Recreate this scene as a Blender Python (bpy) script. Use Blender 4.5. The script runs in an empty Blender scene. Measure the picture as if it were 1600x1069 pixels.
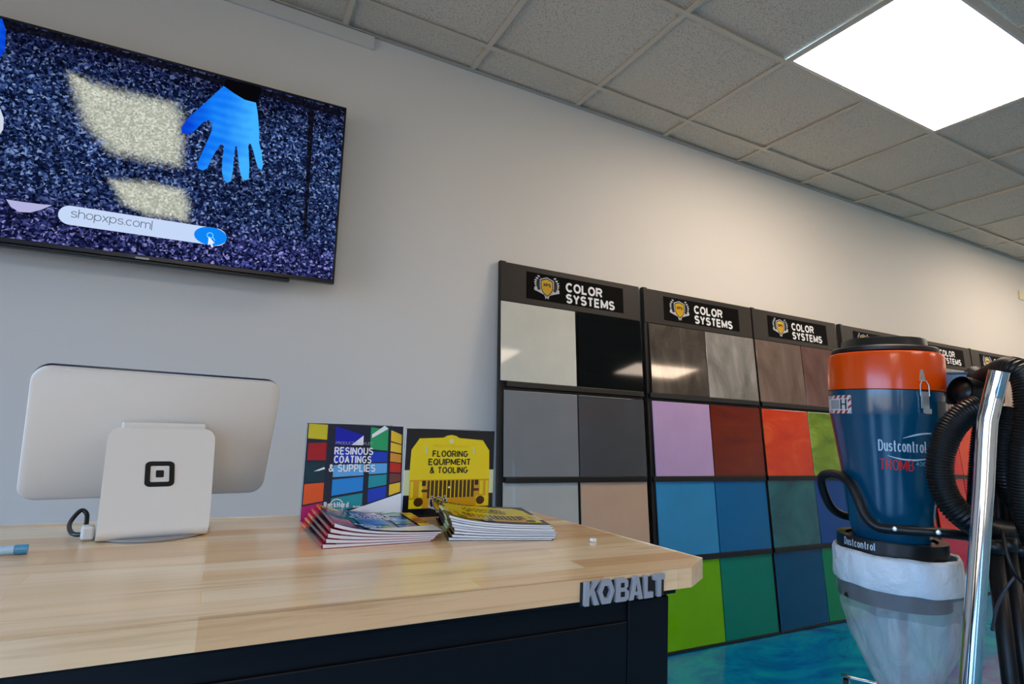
import bpy, bmesh, math, random
from mathutils import Vector, Matrix
random.seed(7)
R = math.radians
SC = bpy.context.scene
COL = SC.collection

def S(r, g, b, a=1.0):
    f = lambda c: (c/255/12.92 if c/255 <= 0.04045 else ((c/255+0.055)/1.055)**2.4)
    return (f(r), f(g), f(b), a)

# ------------------------------------------------------------------ camera
CAM_Z = 1.10
YAW, PITCH, ROLL, FPX = 0.467452748, 0.134027239, 0.0487083333, 874.955898
fv = Vector((math.sin(YAW)*math.cos(PITCH), math.cos(YAW)*math.cos(PITCH), math.sin(PITCH)))
r0 = Vector((math.cos(YAW), -math.sin(YAW), 0)); u0 = r0.cross(fv)
rv = math.cos(ROLL)*r0 + math.sin(ROLL)*u0
uv = -math.sin(ROLL)*r0 + math.cos(ROLL)*u0
CAMP = Vector((0, 0, CAM_Z))
cd = bpy.data.cameras.new('camera'); cam = bpy.data.objects.new('camera', cd); COL.objects.link(cam)
cd.sensor_width = 36; cd.lens = 36*FPX/1600; cd.clip_start = 0.02; cd.clip_end = 100
M3 = Matrix((rv, uv, -fv)).transposed()
cam.matrix_world = Matrix.Translation(CAMP) @ M3.to_4x4()
SC.camera = cam

# ------------------------------------------------------------------ world, exposure
SC.view_settings.view_transform = 'Standard'; SC.view_settings.look = 'None'
SC.view_settings.exposure = 0.12; SC.view_settings.gamma = 1.0; SC.view_settings.use_curve_mapping = False
w = bpy.data.worlds.new('sky'); SC.world = w; w.use_nodes = True
bg = w.node_tree.nodes['Background']; bg.inputs[1].default_value = 8.2
_t = w.node_tree.nodes.new('ShaderNodeTexCoord'); _s = w.node_tree.nodes.new('ShaderNodeSeparateXYZ'); _r = w.node_tree.nodes.new('ShaderNodeValToRGB')
_m = w.node_tree.nodes.new('ShaderNodeMapRange'); _m.inputs['From Min'].default_value = -1; _m.inputs['From Max'].default_value = 1
w.node_tree.links.new(_t.outputs['Generated'], _s.inputs[0]); w.node_tree.links.new(_s.outputs[2], _m.inputs[0]); w.node_tree.links.new(_m.outputs[0], _r.inputs[0])
w.node_tree.links.new(_r.outputs[0], bg.inputs[0])
_e = _r.color_ramp.elements; _e[0].position = 0.49; _e[0].color = (0.44, 0.385, 0.32, 1); _e[1].position = 0.53; _e[1].color = (0.34, 0.66, 1.16, 1)   # sunlit paving below, blue sky above

LAMP_STRENGTH = 14.0
LAMP_COLOR = (1.0, 0.81, 0.645)

# room limits
X0, X1, Y0, Y1, ZC = -2.6, 9.2, -4.6, 2.398, CAM_Z+1.677
WIN = (-3.6, 1.6, 0.15, 2.25)           # opening in the left wall: y0, y1, z0, z1
WINF = (-2.3, -0.8, 0.10, 2.35)          # opening in the front wall behind the camera: x0, x1, z0, z1
for sx, sy, loc, rot in ((WIN[1]-WIN[0], WIN[3]-WIN[2], (X0-0.16, (WIN[0]+WIN[1])/2, (WIN[2]+WIN[3])/2), (R(90), 0, R(-90))),
                         (WINF[1]-WINF[0], WINF[3]-WINF[2], ((WINF[0]+WINF[1])/2, Y0-0.16, (WINF[2]+WINF[3])/2), (R(90), 0, 0))):
    pl = bpy.data.lights.new('window_portal', 'AREA'); pl.shape = 'RECTANGLE'; pl.size = sx; pl.size_y = sy
    pl.cycles.is_portal = True
    po = bpy.data.objects.new('window_portal', pl); COL.objects.link(po); po.location = loc; po.rotation_euler = rot

# ------------------------------------------------------------------ rays: a pixel of the 1600x1069 frame to a real point
def ray(px, py): return fv + rv*((px-800)/FPX) - uv*((py-534.5)/FPX)
def at_y(px, py, y): d = ray(px, py); return CAMP + d*(y/d.y)
def at_z(px, py, z): d = ray(px, py); return CAMP + d*((z-CAM_Z)/d.z)

# ------------------------------------------------------------------ materials
MATS = {}
def mat(name, col, rough=0.5, metal=0.0, spec=0.5, coat=0.0, coat_rough=0.05, bump=None, emit=None):
    if name in MATS: return MATS[name]
    m = bpy.data.materials.new(name); m.use_nodes = True; nt = m.node_tree; b = nt.nodes['Principled BSDF']
    b.inputs['Base Color'].default_value = col; b.inputs['Roughness'].default_value = rough
    b.inputs['Metallic'].default_value = metal; b.inputs['Specular IOR Level'].default_value = spec
    b.inputs['Coat Weight'].default_value = coat; b.inputs['Coat Roughness'].default_value = coat_rough
    if emit: b.inputs['Emission Color'].default_value = emit[0]; b.inputs['Emission Strength'].default_value = emit[1]
    if bump:
        n = nt.nodes.new('ShaderNodeTexNoise'); n.inputs['Scale'].default_value = bump[0]; n.inputs['Detail'].default_value = 4
        tc = nt.nodes.new('ShaderNodeTexCoord'); nt.links.new(tc.outputs['Object'], n.inputs['Vector'])
        bp = nt.nodes.new('ShaderNodeBump'); bp.inputs['Strength'].default_value = bump[1]; bp.inputs['Distance'].default_value = bump[2]
        nt.links.new(n.outputs['Fac'], bp.inputs['Height']); nt.links.new(bp.outputs['Normal'], b.inputs['Normal'])
    MATS[name] = m; return m

def node_mat(name):
    m = bpy.data.materials.new(name); m.use_nodes = True; MATS[name] = m
    nt = m.node_tree; return m, nt, nt.nodes['Principled BSDF']
def N(nt, t, **k):
    n = nt.nodes.new('ShaderNode'+t)
    for a, v in k.items():
        if hasattr(n, a): setattr(n, a, v)
        else: n.inputs[a.replace('_', ' ')].default_value = v
    return n
def ramp(nt, stops):
    n = nt.nodes.new('ShaderNodeValToRGB'); e = n.color_ramp.elements
    while len(e) < len(stops): e.new(0.5)
    for i, (p, c) in enumerate(stops): e[i].position = p; e[i].color = c
    return n
def emis(name, col, st=1.0):
    if name in MATS: return MATS[name]
    m = bpy.data.materials.new(name); m.use_nodes = True; nt = m.node_tree; nt.nodes.clear()
    e = nt.nodes.new('ShaderNodeEmission'); e.inputs[0].default_value = col; e.inputs[1].default_value = st
    o = nt.nodes.new('ShaderNodeOutputMaterial'); nt.links.new(e.outputs[0], o.inputs[0]); MATS[name] = m; return m

def swirl_mat(name, c1, c2, c3, scale=3.0, rough=0.08, metal=0.3, dist=1.6, coat=0.6, stretch=(1, 1, 1)):
    m, nt, b = node_mat(name)
    tc = N(nt, 'TexCoord'); mp = N(nt, 'Mapping'); mp.inputs['Scale'].default_value = stretch
    n1 = N(nt, 'TexNoise', Scale=scale, Detail=8.0, Roughness=0.62, Distortion=dist)
    rp = ramp(nt, [(0.32, c1), (0.52, c2), (0.70, c3)])
    nt.links.new(tc.outputs['Object'], mp.inputs[0]); nt.links.new(mp.outputs[0], n1.inputs['Vector'])
    nt.links.new(n1.outputs['Fac'], rp.inputs[0]); nt.links.new(rp.outputs[0], b.inputs['Base Color'])
    b.inputs['Roughness'].default_value = rough; b.inputs['Metallic'].default_value = metal
    b.inputs['Coat Weight'].default_value = coat; b.inputs['Coat Roughness'].default_value = 0.03
    return m

def tile_mat(col, rough=0.05):
    """gloss resin coating with a faint colour variation"""
    key = 'resin_%d_%d_%d' % tuple(int(c*9999) for c in col[:3])
    if key in MATS: return MATS[key]
    m, nt, b = node_mat(key)
    tc = N(nt, 'TexCoord'); n1 = N(nt, 'TexNoise', Scale=5.0, Detail=5.0, Roughness=0.6)
    k = lambda f: (col[0]*f, col[1]*f, col[2]*f, 1)
    rp = ramp(nt, [(0.3, k(0.94)), (0.7, k(1.05))])
    nt.links.new(tc.outputs['Object'], n1.inputs['Vector']); nt.links.new(n1.outputs['Fac'], rp.inputs[0])
    nt.links.new(rp.outputs[0], b.inputs['Base Color']); b.inputs['Roughness'].default_value = rough; b.inputs['Specular IOR Level'].default_value = 0.34
    n2 = N(nt, 'TexNoise', Scale=9.0, Detail=2.0); nt.links.new(tc.outputs['Object'], n2.inputs['Vector'])
    bp = N(nt, 'Bump', Strength=0.10, Distance=0.0006); nt.links.new(n2.outputs['Fac'], bp.inputs['Height'])
    nt.links.new(bp.outputs['Normal'], b.inputs['Normal'])
    return m

wall_m = mat('wall_paint', S(226, 222, 214), 0.62, bump=(220, 0.08, 0.002))
black_board = mat('board_black', S(38, 34, 30), 0.5, spec=0.3)
trim_black = mat('trim_black', S(14, 14, 14), 0.4)
white_plastic = mat('white_plastic', S(222, 219, 212), 0.42)
black_plastic = mat('black_plastic', S(13, 13, 14), 0.38)
rubber = mat('black_rubber', S(7, 7, 8), 0.36, spec=0.4)
chrome = mat('chrome', (0.78, 0.79, 0.8, 1), 0.09, 1.0)
steel = mat('zinc_steel', (0.80, 0.80, 0.80, 1), 0.30, 0.78)
paper_m = mat('paper', S(226, 226, 224), 0.7)

# ------------------------------------------------------------------ mesh helpers
def link(name, bm, m, parent=None, smooth=False):
    me = bpy.data.meshes.new(name); bmesh.ops.recalc_face_normals(bm, faces=bm.faces[:])
    bm.to_mesh(me); bm.free()
    if m: me.materials.append(m)
    if smooth:
        for p in me.polygons: p.use_smooth = True
    o = bpy.data.objects.new(name, me); COL.objects.link(o)
    if parent: o.parent = parent
    return o
def autosmooth(o, ang=35):
    me = o.data
    for p in me.polygons: p.use_smooth = True
    bm = bmesh.new(); bm.from_mesh(me)
    for e in bm.edges:
        if len(e.link_faces) == 2 and e.calc_face_angle(0) > R(ang): e.smooth = False
    bm.to_mesh(me); bm.free(); return o
def thing(name, label, cat, loc=(0, 0, 0), rot=(0, 0, 0), group=None):
    o = bpy.data.objects.new(name, None); COL.objects.link(o); o.location = loc; o.rotation_euler = rot
    o.empty_display_size = 0.05
    return tag(o, label, cat, group)
def tag(o, label, cat, group=None):
    o['label'] = label; o['category'] = cat
    if group: o['group'] = group
    return o
def struct(name, bm, m, parent=None):
    o = link(name, bm, m, parent)
    o['kind'] = 'structure'; return o

def box(bm, x0, x1, y0, y1, z0, z1, bev=0.0, seg=2):
    t = bmesh.new()
    bmesh.ops.create_cube(t, size=1.0)
    for v in t.verts:
        v.co = Vector((x0+(v.co.x+.5)*(x1-x0), y0+(v.co.y+.5)*(y1-y0), z0+(v.co.z+.5)*(z1-z0)))
    if bev: bmesh.ops.bevel(t, geom=t.edges[:], offset=bev, segments=seg, profile=0.5, affect='EDGES')
    merge(bm, t); return bm
def merge(bm, t, mtx=None):
    vs = {}
    for v in t.verts: vs[v] = bm.verts.new(mtx @ v.co if mtx else v.co)
    for f in t.faces:
        try: bm.faces.new([vs[v] for v in f.verts])
        except ValueError: pass
    t.free()
def BOX(*a, **k):
    bm = bmesh.new(); box(bm, *a, **k); return bm
def tube(bm, pts, rad, seg=16, cap=True, rfun=None):
    pts = [Vector(p) for p in pts]; n = len(pts); rings = []
    t0 = (pts[1]-pts[0]).normalized(); a = t0.orthogonal().normalized()
    for i, p in enumerate(pts):
        t = (pts[min(i+1, n-1)]-pts[max(i-1, 0)]).normalized()
        a = (a - t*a.dot(t)).normalized(); b = t.cross(a)
        r = rfun(i) if rfun else rad
        rings.append([bm.verts.new(p + (a*math.cos(2*math.pi*k/seg)+b*math.sin(2*math.pi*k/seg))*r) for k in range(seg)])
    for i in range(n-1):
        for k in range(seg):
            bm.faces.new((rings[i][k], rings[i][(k+1) % seg], rings[i+1][(k+1) % seg], rings[i+1][k]))
    if cap:
        bm.faces.new(rings[0][::-1]); bm.faces.new(rings[-1])
    return bm
def TUBE(*a, **k):
    bm = bmesh.new(); tube(bm, *a, **k); return bm
def spline(pts, n=12):
    P = [Vector(p) for p in pts]; P = [2*P[0]-P[1]] + P + [2*P[-1]-P[-2]]; out = []
    for i in range(1, len(P)-2):
        for k in range(n):
            t = k/n
            out.append(0.5*((2*P[i]) + (P[i+1]-P[i-1])*t + (2*P[i-1]-5*P[i]+4*P[i+1]-P[i+2])*t*t + (3*P[i]-P[i-1]-3*P[i+1]+P[i+2])*t**3))
    out.append(P[-2]); return out
def resample(pts, step):
    L = [0.0]
    for a, b in zip(pts, pts[1:]): L.append(L[-1]+(b-a).length)
    n = max(2, int(L[-1]/step)); out = []; j = 0
    for i in range(n+1):
        s = L[-1]*i/n
        while j < len(L)-2 and L[j+1] < s: j += 1
        f = (s-L[j])/max(1e-9, L[j+1]-L[j]); out.append(pts[j].lerp(pts[j+1], min(1, f)))
    return out
def lathe(bm, prof, seg=48, cap0=True, cap1=True, cx=0.0, cy=0.0):
    rings = []
    for r, z in prof:
        rings.append([bm.verts.new((cx+r*math.sin(2*math.pi*k/seg), cy-r*math.cos(2*math.pi*k/seg), z)) for k in range(seg)])
    for A, B in zip(rings, rings[1:]):
        for k in range(seg): bm.faces.new((A[k], A[(k+1) % seg], B[(k+1) % seg], B[k]))
    if cap0: bm.faces.new(rings[0][::-1])
    if cap1: bm.faces.new(rings[-1])
    return bm
def LATHE(*a, **k):
    bm = bmesh.new(); lathe(bm, *a, **k); return bm
def prism(bm, poly, d0, d1, fr=lambda u, v, d: Vector((u, d, v))):
    """polygon (u, v) given a thickness from d0 to d1; frame fr maps u, v, d to 3-D"""
    A = [bm.verts.new(fr(u, v, d0)) for u, v in poly]; B = [bm.verts.new(fr(u, v, d1)) for u, v in poly]
    n = len(poly)
    bm.faces.new(A); bm.faces.new(B[::-1])
    for i in range(n): bm.faces.new((A[i], A[(i+1) % n], B[(i+1) % n], B[i]))
    bm.normal_update(); bmesh.ops.triangulate(bm, faces=[f for f in bm.faces if len(f.verts) > 4], ngon_method='EAR_CLIP')
    return bm
def PRISM(*a, **k):
    bm = bmesh.new(); prism(bm, *a, **k); return bm
def rrect(w, h, r, n=6, cx=0, cy=0):
    out = []
    for qx, qy, a0 in ((1, 1, 0), (-1, 1, 90), (-1, -1, 180), (1, -1, 270)):
        for k in range(n+1):
            a = R(a0+90*k/n); out.append((cx+qx*(w/2-r)+r*math.cos(a), cy+qy*(h/2-r)+r*math.sin(a)))
    return out
def circle(r, n=32, cx=0, cy=0, rx=None):
    return [(cx+(rx or r)*math.cos(2*math.pi*k/n), cy+r*math.sin(2*math.pi*k/n)) for k in range(n)]
def arc(cx, cy, rx, ry, a0, a1, n=12): return [(cx+rx*math.cos(R(a0+(a1-a0)*k/n)), cy+ry*math.sin(R(a0+(a1-a0)*k/n))) for k in range(n+1)]
_o = arc(.5, .35, .5, .35, 90, 450, 20)
GLYPH = {   # relative width, strokes
 'A': (1.0, [[(0, 0), (.5, 1), (1, 0)], [(.18, .33), (.82, .33)]]), 'B': (.9, [[(0, 0), (0, 1), (.6, 1)]+arc(.6, .77, .33, .23, 90, -90)+[(0, .54)], [(.6, .54)]+arc(.62, .27, .38, .27, 90, -90)+[(0, 0)]]),
 'C': (.92, [arc(.54, .5, .54, .5, 42, 318, 20)]), 'D': (.95, [[(0, -.06), (0, 1), (.42, 1)]+arc(.42, .5, .58, .5, 90, -90)+[(0, 0)]]),
 'E': (.8, [[(1, 1), (0, 1), (0, 0), (1, 0)], [(0, .52), (.9, .52)]]), 'F': (.76, [[(1, 1), (0, 1), (0, -.06)], [(0, .5), (.88, .5)]]),
 'G': (1.0, [arc(.5, .5, .5, .5, 48, 350, 20)+[(1, .46), (.55, .46)]]), 'H': (.92, [[(0, -.06), (0, 1.06)], [(1, -.06), (1, 1.06)], [(0, .5), (1, .5)]]),
 'I': (.0, [[(0.5, -.06), (0.5, 1.06)]]), 'K': (.9, [[(0, -.06), (0, 1.06)], [(1, 1.04), (0, .4)], [(.35, .62), (1, -.04)]]), 'L': (.74, [[(0, 1.06), (0, 0), (1, 0)]]),
 'M': (1.15, [[(0, -.06), (0, 1), (.5, .12), (1, 1), (1, -.06)]]), 'N': (.92, [[(0, -.06), (0, 1), (1, 0), (1, 1.06)]]), 'O': (1.0, [arc(.5, .5, .5, .5, 90, 450, 26)]),
 'P': (.84, [[(0, -.06), (0, 1), (.6, 1)]+arc(.6, .72, .4, .28, 90, -90)+[(0, .44)]]), 'Q': (1.0, [arc(.5, .5, .5, .5, 90, 450, 26), [(.6, .25), (1.02, -.05)]]),
 'R': (.9, [[(0, -.06), (0, 1), (.6, 1)]+arc(.6, .74, .36, .26, 90, -90)+[(0, .48)], [(.55, .48), (.98, -.05)]]), 'S': (.86, [arc(.5, .76, .47, .24, 25, 270, 14)+arc(.5, .26, .5, .26, 90, -155, 14)[1:]]),
 'T': (.86, [[(0, 1), (1, 1)], [(.5, 1), (.5, -.06)]]), 'U': (.92, [[(0, 1.06), (0, .4)]+arc(.5, .4, .5, .4, 180, 360, 14)+[(1, 1.06)]]), 'X': (.9, [[(0, -.04), (1, 1.04)], [(0, 1.04), (1, -.04)]]),
 'Y': (.92, [[(0, 1.05), (.5, .48), (1, 1.05)], [(.5, .48), (.5, -.06)]]),
 '&': (.95, [[(1.02, -.04), (.24, .70), (.20, .84), (.28, .96), (.43, 1), (.58, .95), (.65, .83), (.60, .70), (.40, .56), (.12, .42), (0, .26), (.04, .10), (.18, .01), (.40, 0), (.62, .08), (.80, .25), (.90, .46)]]),
 '4': (.85, [[(.75, -.05), (.75, 1), (0, .3), (1.05, .3)]]), '0': (.8, [arc(.5, .5, .5, .5, 90, 450, 22)]),
 's': (.62, [arc(.5, .53, .46, .17, 20, 270, 10)+arc(.5, .18, .5, .18, 90, -160, 10)[1:]]), 'h': (.66, [[(0, -.05), (0, 1.05)], [(0, .45)]+arc(.5, .42, .5, .28, 180, 0, 10)+[(1, -.05)]]),
 'o': (.72, [_o]), 'p': (.72, [[(0, -.33), (0, .76)], _o]), 'x': (.62, [[(0, -.04), (1, .74)], [(0, .74), (1, -.04)]]), 'c': (.62, [arc(.54, .35, .54, .35, 42, 318, 14)]),
 'm': (1.1, [[(0, -.05), (0, .76)], [(0, .45)]+arc(.25, .45, .25, .25, 180, 0, 8)+[(.5, -.05)], [(.5, .45)]+arc(.75, .45, .25, .25, 180, 0, 8)+[(1, -.05)]]), '.': (.0, [[(.5, -.05), (.5, .06)]]), '|': (.0, [[(.5, -.2), (.5, 1.05)]]),
 'd': (.72, [_o, [(1, -.05), (1, 1.05)]]), 'b': (.72, [_o, [(0, -.05), (0, 1.05)]]), 'u': (.66, [[(0, .75), (0, .3)]+arc(.5, .3, .5, .3, 180, 360, 10)+[(1, .75)], [(1, .3), (1, -.05)]]),
 't': (.55, [[(.4, 1.0), (.4, .15), (.6, 0), (1, 0)], [(0, .68), (1, .68)]]), 'n': (.66, [[(0, -.05), (0, .76)], [(0, .42)]+arc(.5, .42, .5, .28, 180, 0, 10)+[(1, -.05)]]),
 'r': (.36, [[(0, -.05), (0, .76)], [(0, .42)]+arc(.75, .40, .75, .29, 180, 80, 6)]), 'l': (.0, [[(.5, -.05), (.5, 1.05)]]), 'i': (.0, [[(.5, -.05), (.5, .72)], [(.5, .9), (.5, 1.05)]]),
 'a': (.62, [_o, [(1, -.05), (1, .72)]]), 'k': (.6, [[(0, -.05), (0, 1.05)], [(.9, .72), (0, .28)], [(.3, .44), (1, -.04)]]), ' ': (.28, [])}
GLYPH['e'] = (.68, [[(0, .36), (1, .36)]+arc(.5, .35, .5, .35, 0, 305, 16)])
def text(bm, s, u0, v0, w, h, d, fr=lambda u, v, d: Vector((u, d, v)), bold=0.11, slant=0.0, gap=None):
    """sans lettering drawn with strokes of even weight, fitted to w x h; bold = stroke weight as a share of h"""
    lower = any(c in 'pqgy' for c in s); lo = -0.30 if lower else 0.0
    H = h/(1.0-lo); t = bold*H; gp = (gap if gap is not None else 0.055+bold*0.10)*H
    tot = sum(GLYPH[c][0] for c in s); kx = (w-t*len(s)-gp*(len(s)-1))/tot
    x = u0
    for c in s:
        gw, st = GLYPH[c]
        parts = []
        for P in st:
            q0 = [(x+t/2+px*gw*kx if gw else x+t/2, v0-lo*H+t/2+py*(H-t)) for px, py in P]
            cur_ = [q0[0]]
            for a, b, c_ in zip(q0, q0[1:], q0[2:]):      # sharp corners: start a fresh stroke
                d1 = (b[0]-a[0], b[1]-a[1]); d2 = (c_[0]-b[0], c_[1]-b[1])
                l1, l2 = math.hypot(*d1) or 1e-9, math.hypot(*d2) or 1e-9
                cur_.append(b)
                if (d1[0]*d2[0]+d1[1]*d2[1])/(l1*l2) < -0.2:
                    cur_[-1] = (b[0]+d1[0]/l1*t*.25, b[1]+d1[1]/l1*t*.25); parts.append(cur_)
                    cur_ = [(b[0]-d2[0]/l2*t*.25, b[1]-d2[1]/l2*t*.25)]
            cur_.append(q0[-1]); parts.append(cur_)
        for Q_ in parts:
            n = len(Q_); closed = n > 4 and math.hypot(Q_[0][0]-Q_[-1][0], Q_[0][1]-Q_[-1][1]) < 1e-7
            L, Rr = [], []
            for i in range(n):
                a = Q_[i-1] if i else (Q_[-2] if closed else None); b = Q_[i+1] if i < n-1 else (Q_[1] if closed else None)
                def nrm(p, q):
                    l = math.hypot(q[0]-p[0], q[1]-p[1]) or 1e-9; return (-(q[1]-p[1])/l, (q[0]-p[0])/l)
                n1 = nrm(a, Q_[i]) if a else None; n2 = nrm(Q_[i], b) if b else None
                n1 = n1 or n2; n2 = n2 or n1
                mx_, my_ = n1[0]+n2[0], n1[1]+n2[1]; q = max(0.45, 1+n1[0]*n2[0]+n1[1]*n2[1])
                ox, oy = mx_/q*t/2, my_/q*t/2
                L.append((Q_[i][0]+ox, Q_[i][1]+oy)); Rr.append((Q_[i][0]-ox, Q_[i][1]-oy))
            f = lambda p: bm.verts.new(fr(p[0]+slant*(p[1]-v0), p[1], d))
            lv_, rv_ = [f(p) for p in L], [f(p) for p in Rr]
            for i in range(n-1): bm.faces.new((lv_[i], lv_[i+1], rv_[i+1], rv_[i]))
        x += t+gw*kx+gp
    return bm
def flatpoly(bm, poly, d, fr=lambda u, v, d: Vector((u, d, v))):
    f = bm.faces.new([bm.verts.new(fr(u, v, d)) for u, v in poly])
    f.normal_update()
    if len(poly) > 4: bmesh.ops.triangulate(bm, faces=[f], ngon_method='EAR_CLIP')
    return bm
def FLAT(polys, d, fr=lambda u, v, d: Vector((u, d, v))):
    bm = bmesh.new()
    for p in polys: flatpoly(bm, p, d, fr)
    return bm
def ring(bm, outer, inner, d0, d1, fr=lambda u, v, d: Vector((u, d, v))):
    n = len(outer)
    vs = [[bm.verts.new(fr(*p, d)) for p in poly] for poly in (outer, inner) for d in (d0, d1)]
    for i in range(n):
        j = (i+1) % n
        bm.faces.new((vs[0][i], vs[0][j], vs[2][j], vs[2][i])); bm.faces.new((vs[1][i], vs[1][j], vs[3][j], vs[3][i]))
        bm.faces.new((vs[0][i], vs[0][j], vs[1][j], vs[1][i])); bm.faces.new((vs[2][i], vs[2][j], vs[3][j], vs[3][i]))
    return bm

# ================================================================== THE ROOM
# floor: poured metallic resin, teal and blue
fm, nt, b = node_mat('metallic_resin_floor')
tc = N(nt, 'TexCoord'); mp = N(nt, 'Mapping'); mp.inputs['Scale'].default_value = (1, 1.6, 1); mp.inputs['Rotation'].default_value = (0, 0, R(25))
n1 = N(nt, 'TexNoise', Scale=1.5, Detail=9.0, Roughness=0.65, Distortion=2.2)
rp = ramp(nt, [(0.30, S(0, 70, 138)), (0.46, S(0, 112, 168)), (0.58, S(4, 138, 170)), (0.74, S(30, 160, 152))])
nt.links.new(tc.outputs['Object'], mp.inputs[0]); nt.links.new(mp.outputs[0], n1.inputs['Vector']); nt.links.new(n1.outputs['Fac'], rp.inputs[0])
nt.links.new(rp.outputs[0], b.inputs['Base Color']); b.inputs['Roughness'].default_value = 0.16; b.inputs['Metallic'].default_value = 0.0
b.inputs['Coat Weight'].default_value = 0.5; b.inputs['Coat Roughness'].default_value = 0.04
struct('floor', BOX(X0, X1, Y0, Y1, -0.1, 0), fm)
struct('wall_back', BOX(X0-0.2, X1+0.2, Y1, Y1+0.15, -0.1, ZC+0.25), wall_m)
struct('wall_right', BOX(X1, X1+0.15, Y0, Y1, -0.1, ZC+0.25), wall_m)
bm = bmesh.new()
box(bm, X0-0.2, WINF[0], Y0-0.15, Y0, -0.1, ZC+0.25); box(bm, WINF[1], X1+0.2, Y0-0.15, Y0, -0.1, ZC+0.25)
box(bm, WINF[0], WINF[1], Y0-0.15, Y0, -0.1, WINF[2]); box(bm, WINF[0], WINF[1], Y0-0.15, Y0, WINF[3], ZC+0.25)
struct('wall_front', bm, wall_m)
bm = bmesh.new()
box(bm, X0-0.15, X0, Y0, WIN[0], -0.1, ZC+0.25); box(bm, X0-0.15, X0, WIN[1], Y1, -0.1, ZC+0.25)
box(bm, X0-0.15, X0, WIN[0], WIN[1], -0.1, WIN[2]); box(bm, X0-0.15, X0, WIN[0], WIN[1], WIN[3], ZC+0.25)
struct('wall_left', bm, wall_m)
bm = bmesh.new()
alu = mat('window_aluminium', S(60, 60, 62), 0.4, 0.6)
for i in range(5):
    yy = WIN[0]+(WIN[1]-WIN[0])*i/4
    box(bm, X0-0.10, X0-0.04, max(WIN[0], yy-0.03), min(WIN[1], yy+0.03), WIN[2], WIN[3])
for zz in (WIN[2]+0.03, WIN[3]-0.03): box(bm, X0-0.10, X0-0.04, WIN[0], WIN[1], zz-0.03, zz+0.03)
win = struct('window_1', bm, alu)
bm = bmesh.new()
for i in range(5):
    xx = WINF[0]+(WINF[1]-WINF[0])*i/4
    box(bm, max(WINF[0], xx-0.03), min(WINF[1], xx+0.03), Y0-0.10, Y0-0.04, WINF[2], WINF[3])
for zz in (WINF[2]+0.03, WINF[3]-0.03): box(bm, WINF[0], WINF[1], Y0-0.10, Y0-0.04, zz-0.03, zz+0.03)
winf = struct('window_2', bm, alu)
# window glass: clear pane that lets daylight through and mirrors faintly
gm = bpy.data.materials.new('clear_glass'); gm.use_nodes = True; nt = gm.node_tree; nt.nodes.clear()
tr = nt.nodes.new('ShaderNodeBsdfTransparent'); gl = nt.nodes.new('ShaderNodeBsdfGlossy'); gl.inputs['Roughness'].default_value = 0.02
fr_ = nt.nodes.new('ShaderNodeFresnel'); mx = nt.nodes.new('ShaderNodeMixShader'); ou = nt.nodes.new('ShaderNodeOutputMaterial')
nt.links.new(fr_.outputs[0], mx.inputs[0]); nt.links.new(tr.outputs[0], mx.inputs[1]); nt.links.new(gl.outputs[0], mx.inputs[2]); nt.links.new(mx.outputs[0], ou.inputs[0])
o = link('window_pane', BOX(X0-0.073, X0-0.067, WIN[0], WIN[1], WIN[2], WIN[3]), gm, win); o['kind'] = 'structure'
o = link('window_pane', BOX(WINF[0], WINF[1], Y0-0.073, Y0-0.067, WINF[2], WINF[3]), gm, winf); o['kind'] = 'structure'
struct('baseboard_back', BOX(X0, X1, Y1-0.012, Y1, 0, 0.1), mat('baseboard_vinyl', S(24, 24, 26), 0.5))

# ceiling: lay-in mineral tiles on a T-grid (0.61 m)
T = 0.6096; GX, GY = 0.9125, 2.189
cm_, nt, b = node_mat('mineral_fibre_tile')
tc = N(nt, 'TexCoord'); n1 = N(nt, 'TexNoise', Scale=170.0, Detail=3.0, Roughness=0.6); n2 = N(nt, 'TexVoronoi', Scale=95.0)
r1 = ramp(nt, [(0.33, (0.25, 0.25, 0.25, 1)), (0.47, (1, 1, 1, 1))]); r2 = ramp(nt, [(0.08, (0.3, 0.3, 0.3, 1)), (0.2, (1, 1, 1, 1))])
mx = N(nt, 'MixRGB', blend_type='MULTIPLY'); mx.inputs[0].default_value = 1
m2 = N(nt, 'MixRGB', blend_type='MULTIPLY'); m2.inputs[0].default_value = 0.55; m2.inputs[1].default_value = S(224, 212, 194)
for n in (n1, n2): nt.links.new(tc.outputs['Object'], n.inputs['Vector'])
nt.links.new(n1.outputs['Fac'], r1.inputs[0]); nt.links.new(n2.outputs['Distance'], r2.inputs[0])
nt.links.new(r1.outputs[0], mx.inputs[1]); nt.links.new(r2.outputs[0], mx.inputs[2]); nt.links.new(mx.outputs[0], m2.inputs[2])
nt.links.new(m2.outputs[0], b.inputs['Base Color']); b.inputs['Roughness'].default_value = 0.9; b.inputs['Specular IOR Level'].default_value = 0.1
bp = N(nt, 'Bump', Strength=0.5, Distance=0.003); nt.links.new(r1.outputs[0], bp.inputs['Height']); nt.links.new(bp.outputs['Normal'], b.inputs['Normal'])
LIGHTS = [(2, 1), (7, 1), (2, 6), (7, 6), (-3, 6), (11, 1)]       # (column, row) of the 2 x 4 ft panels
light_cells = {(c+k, r) for c, r in LIGHTS for k in (0, 1)}
i0, i1 = int((X0-GX)/T)-1, int((X1-GX)/T)+1
bm = bmesh.new(); rr = random.Random(3)
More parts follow.
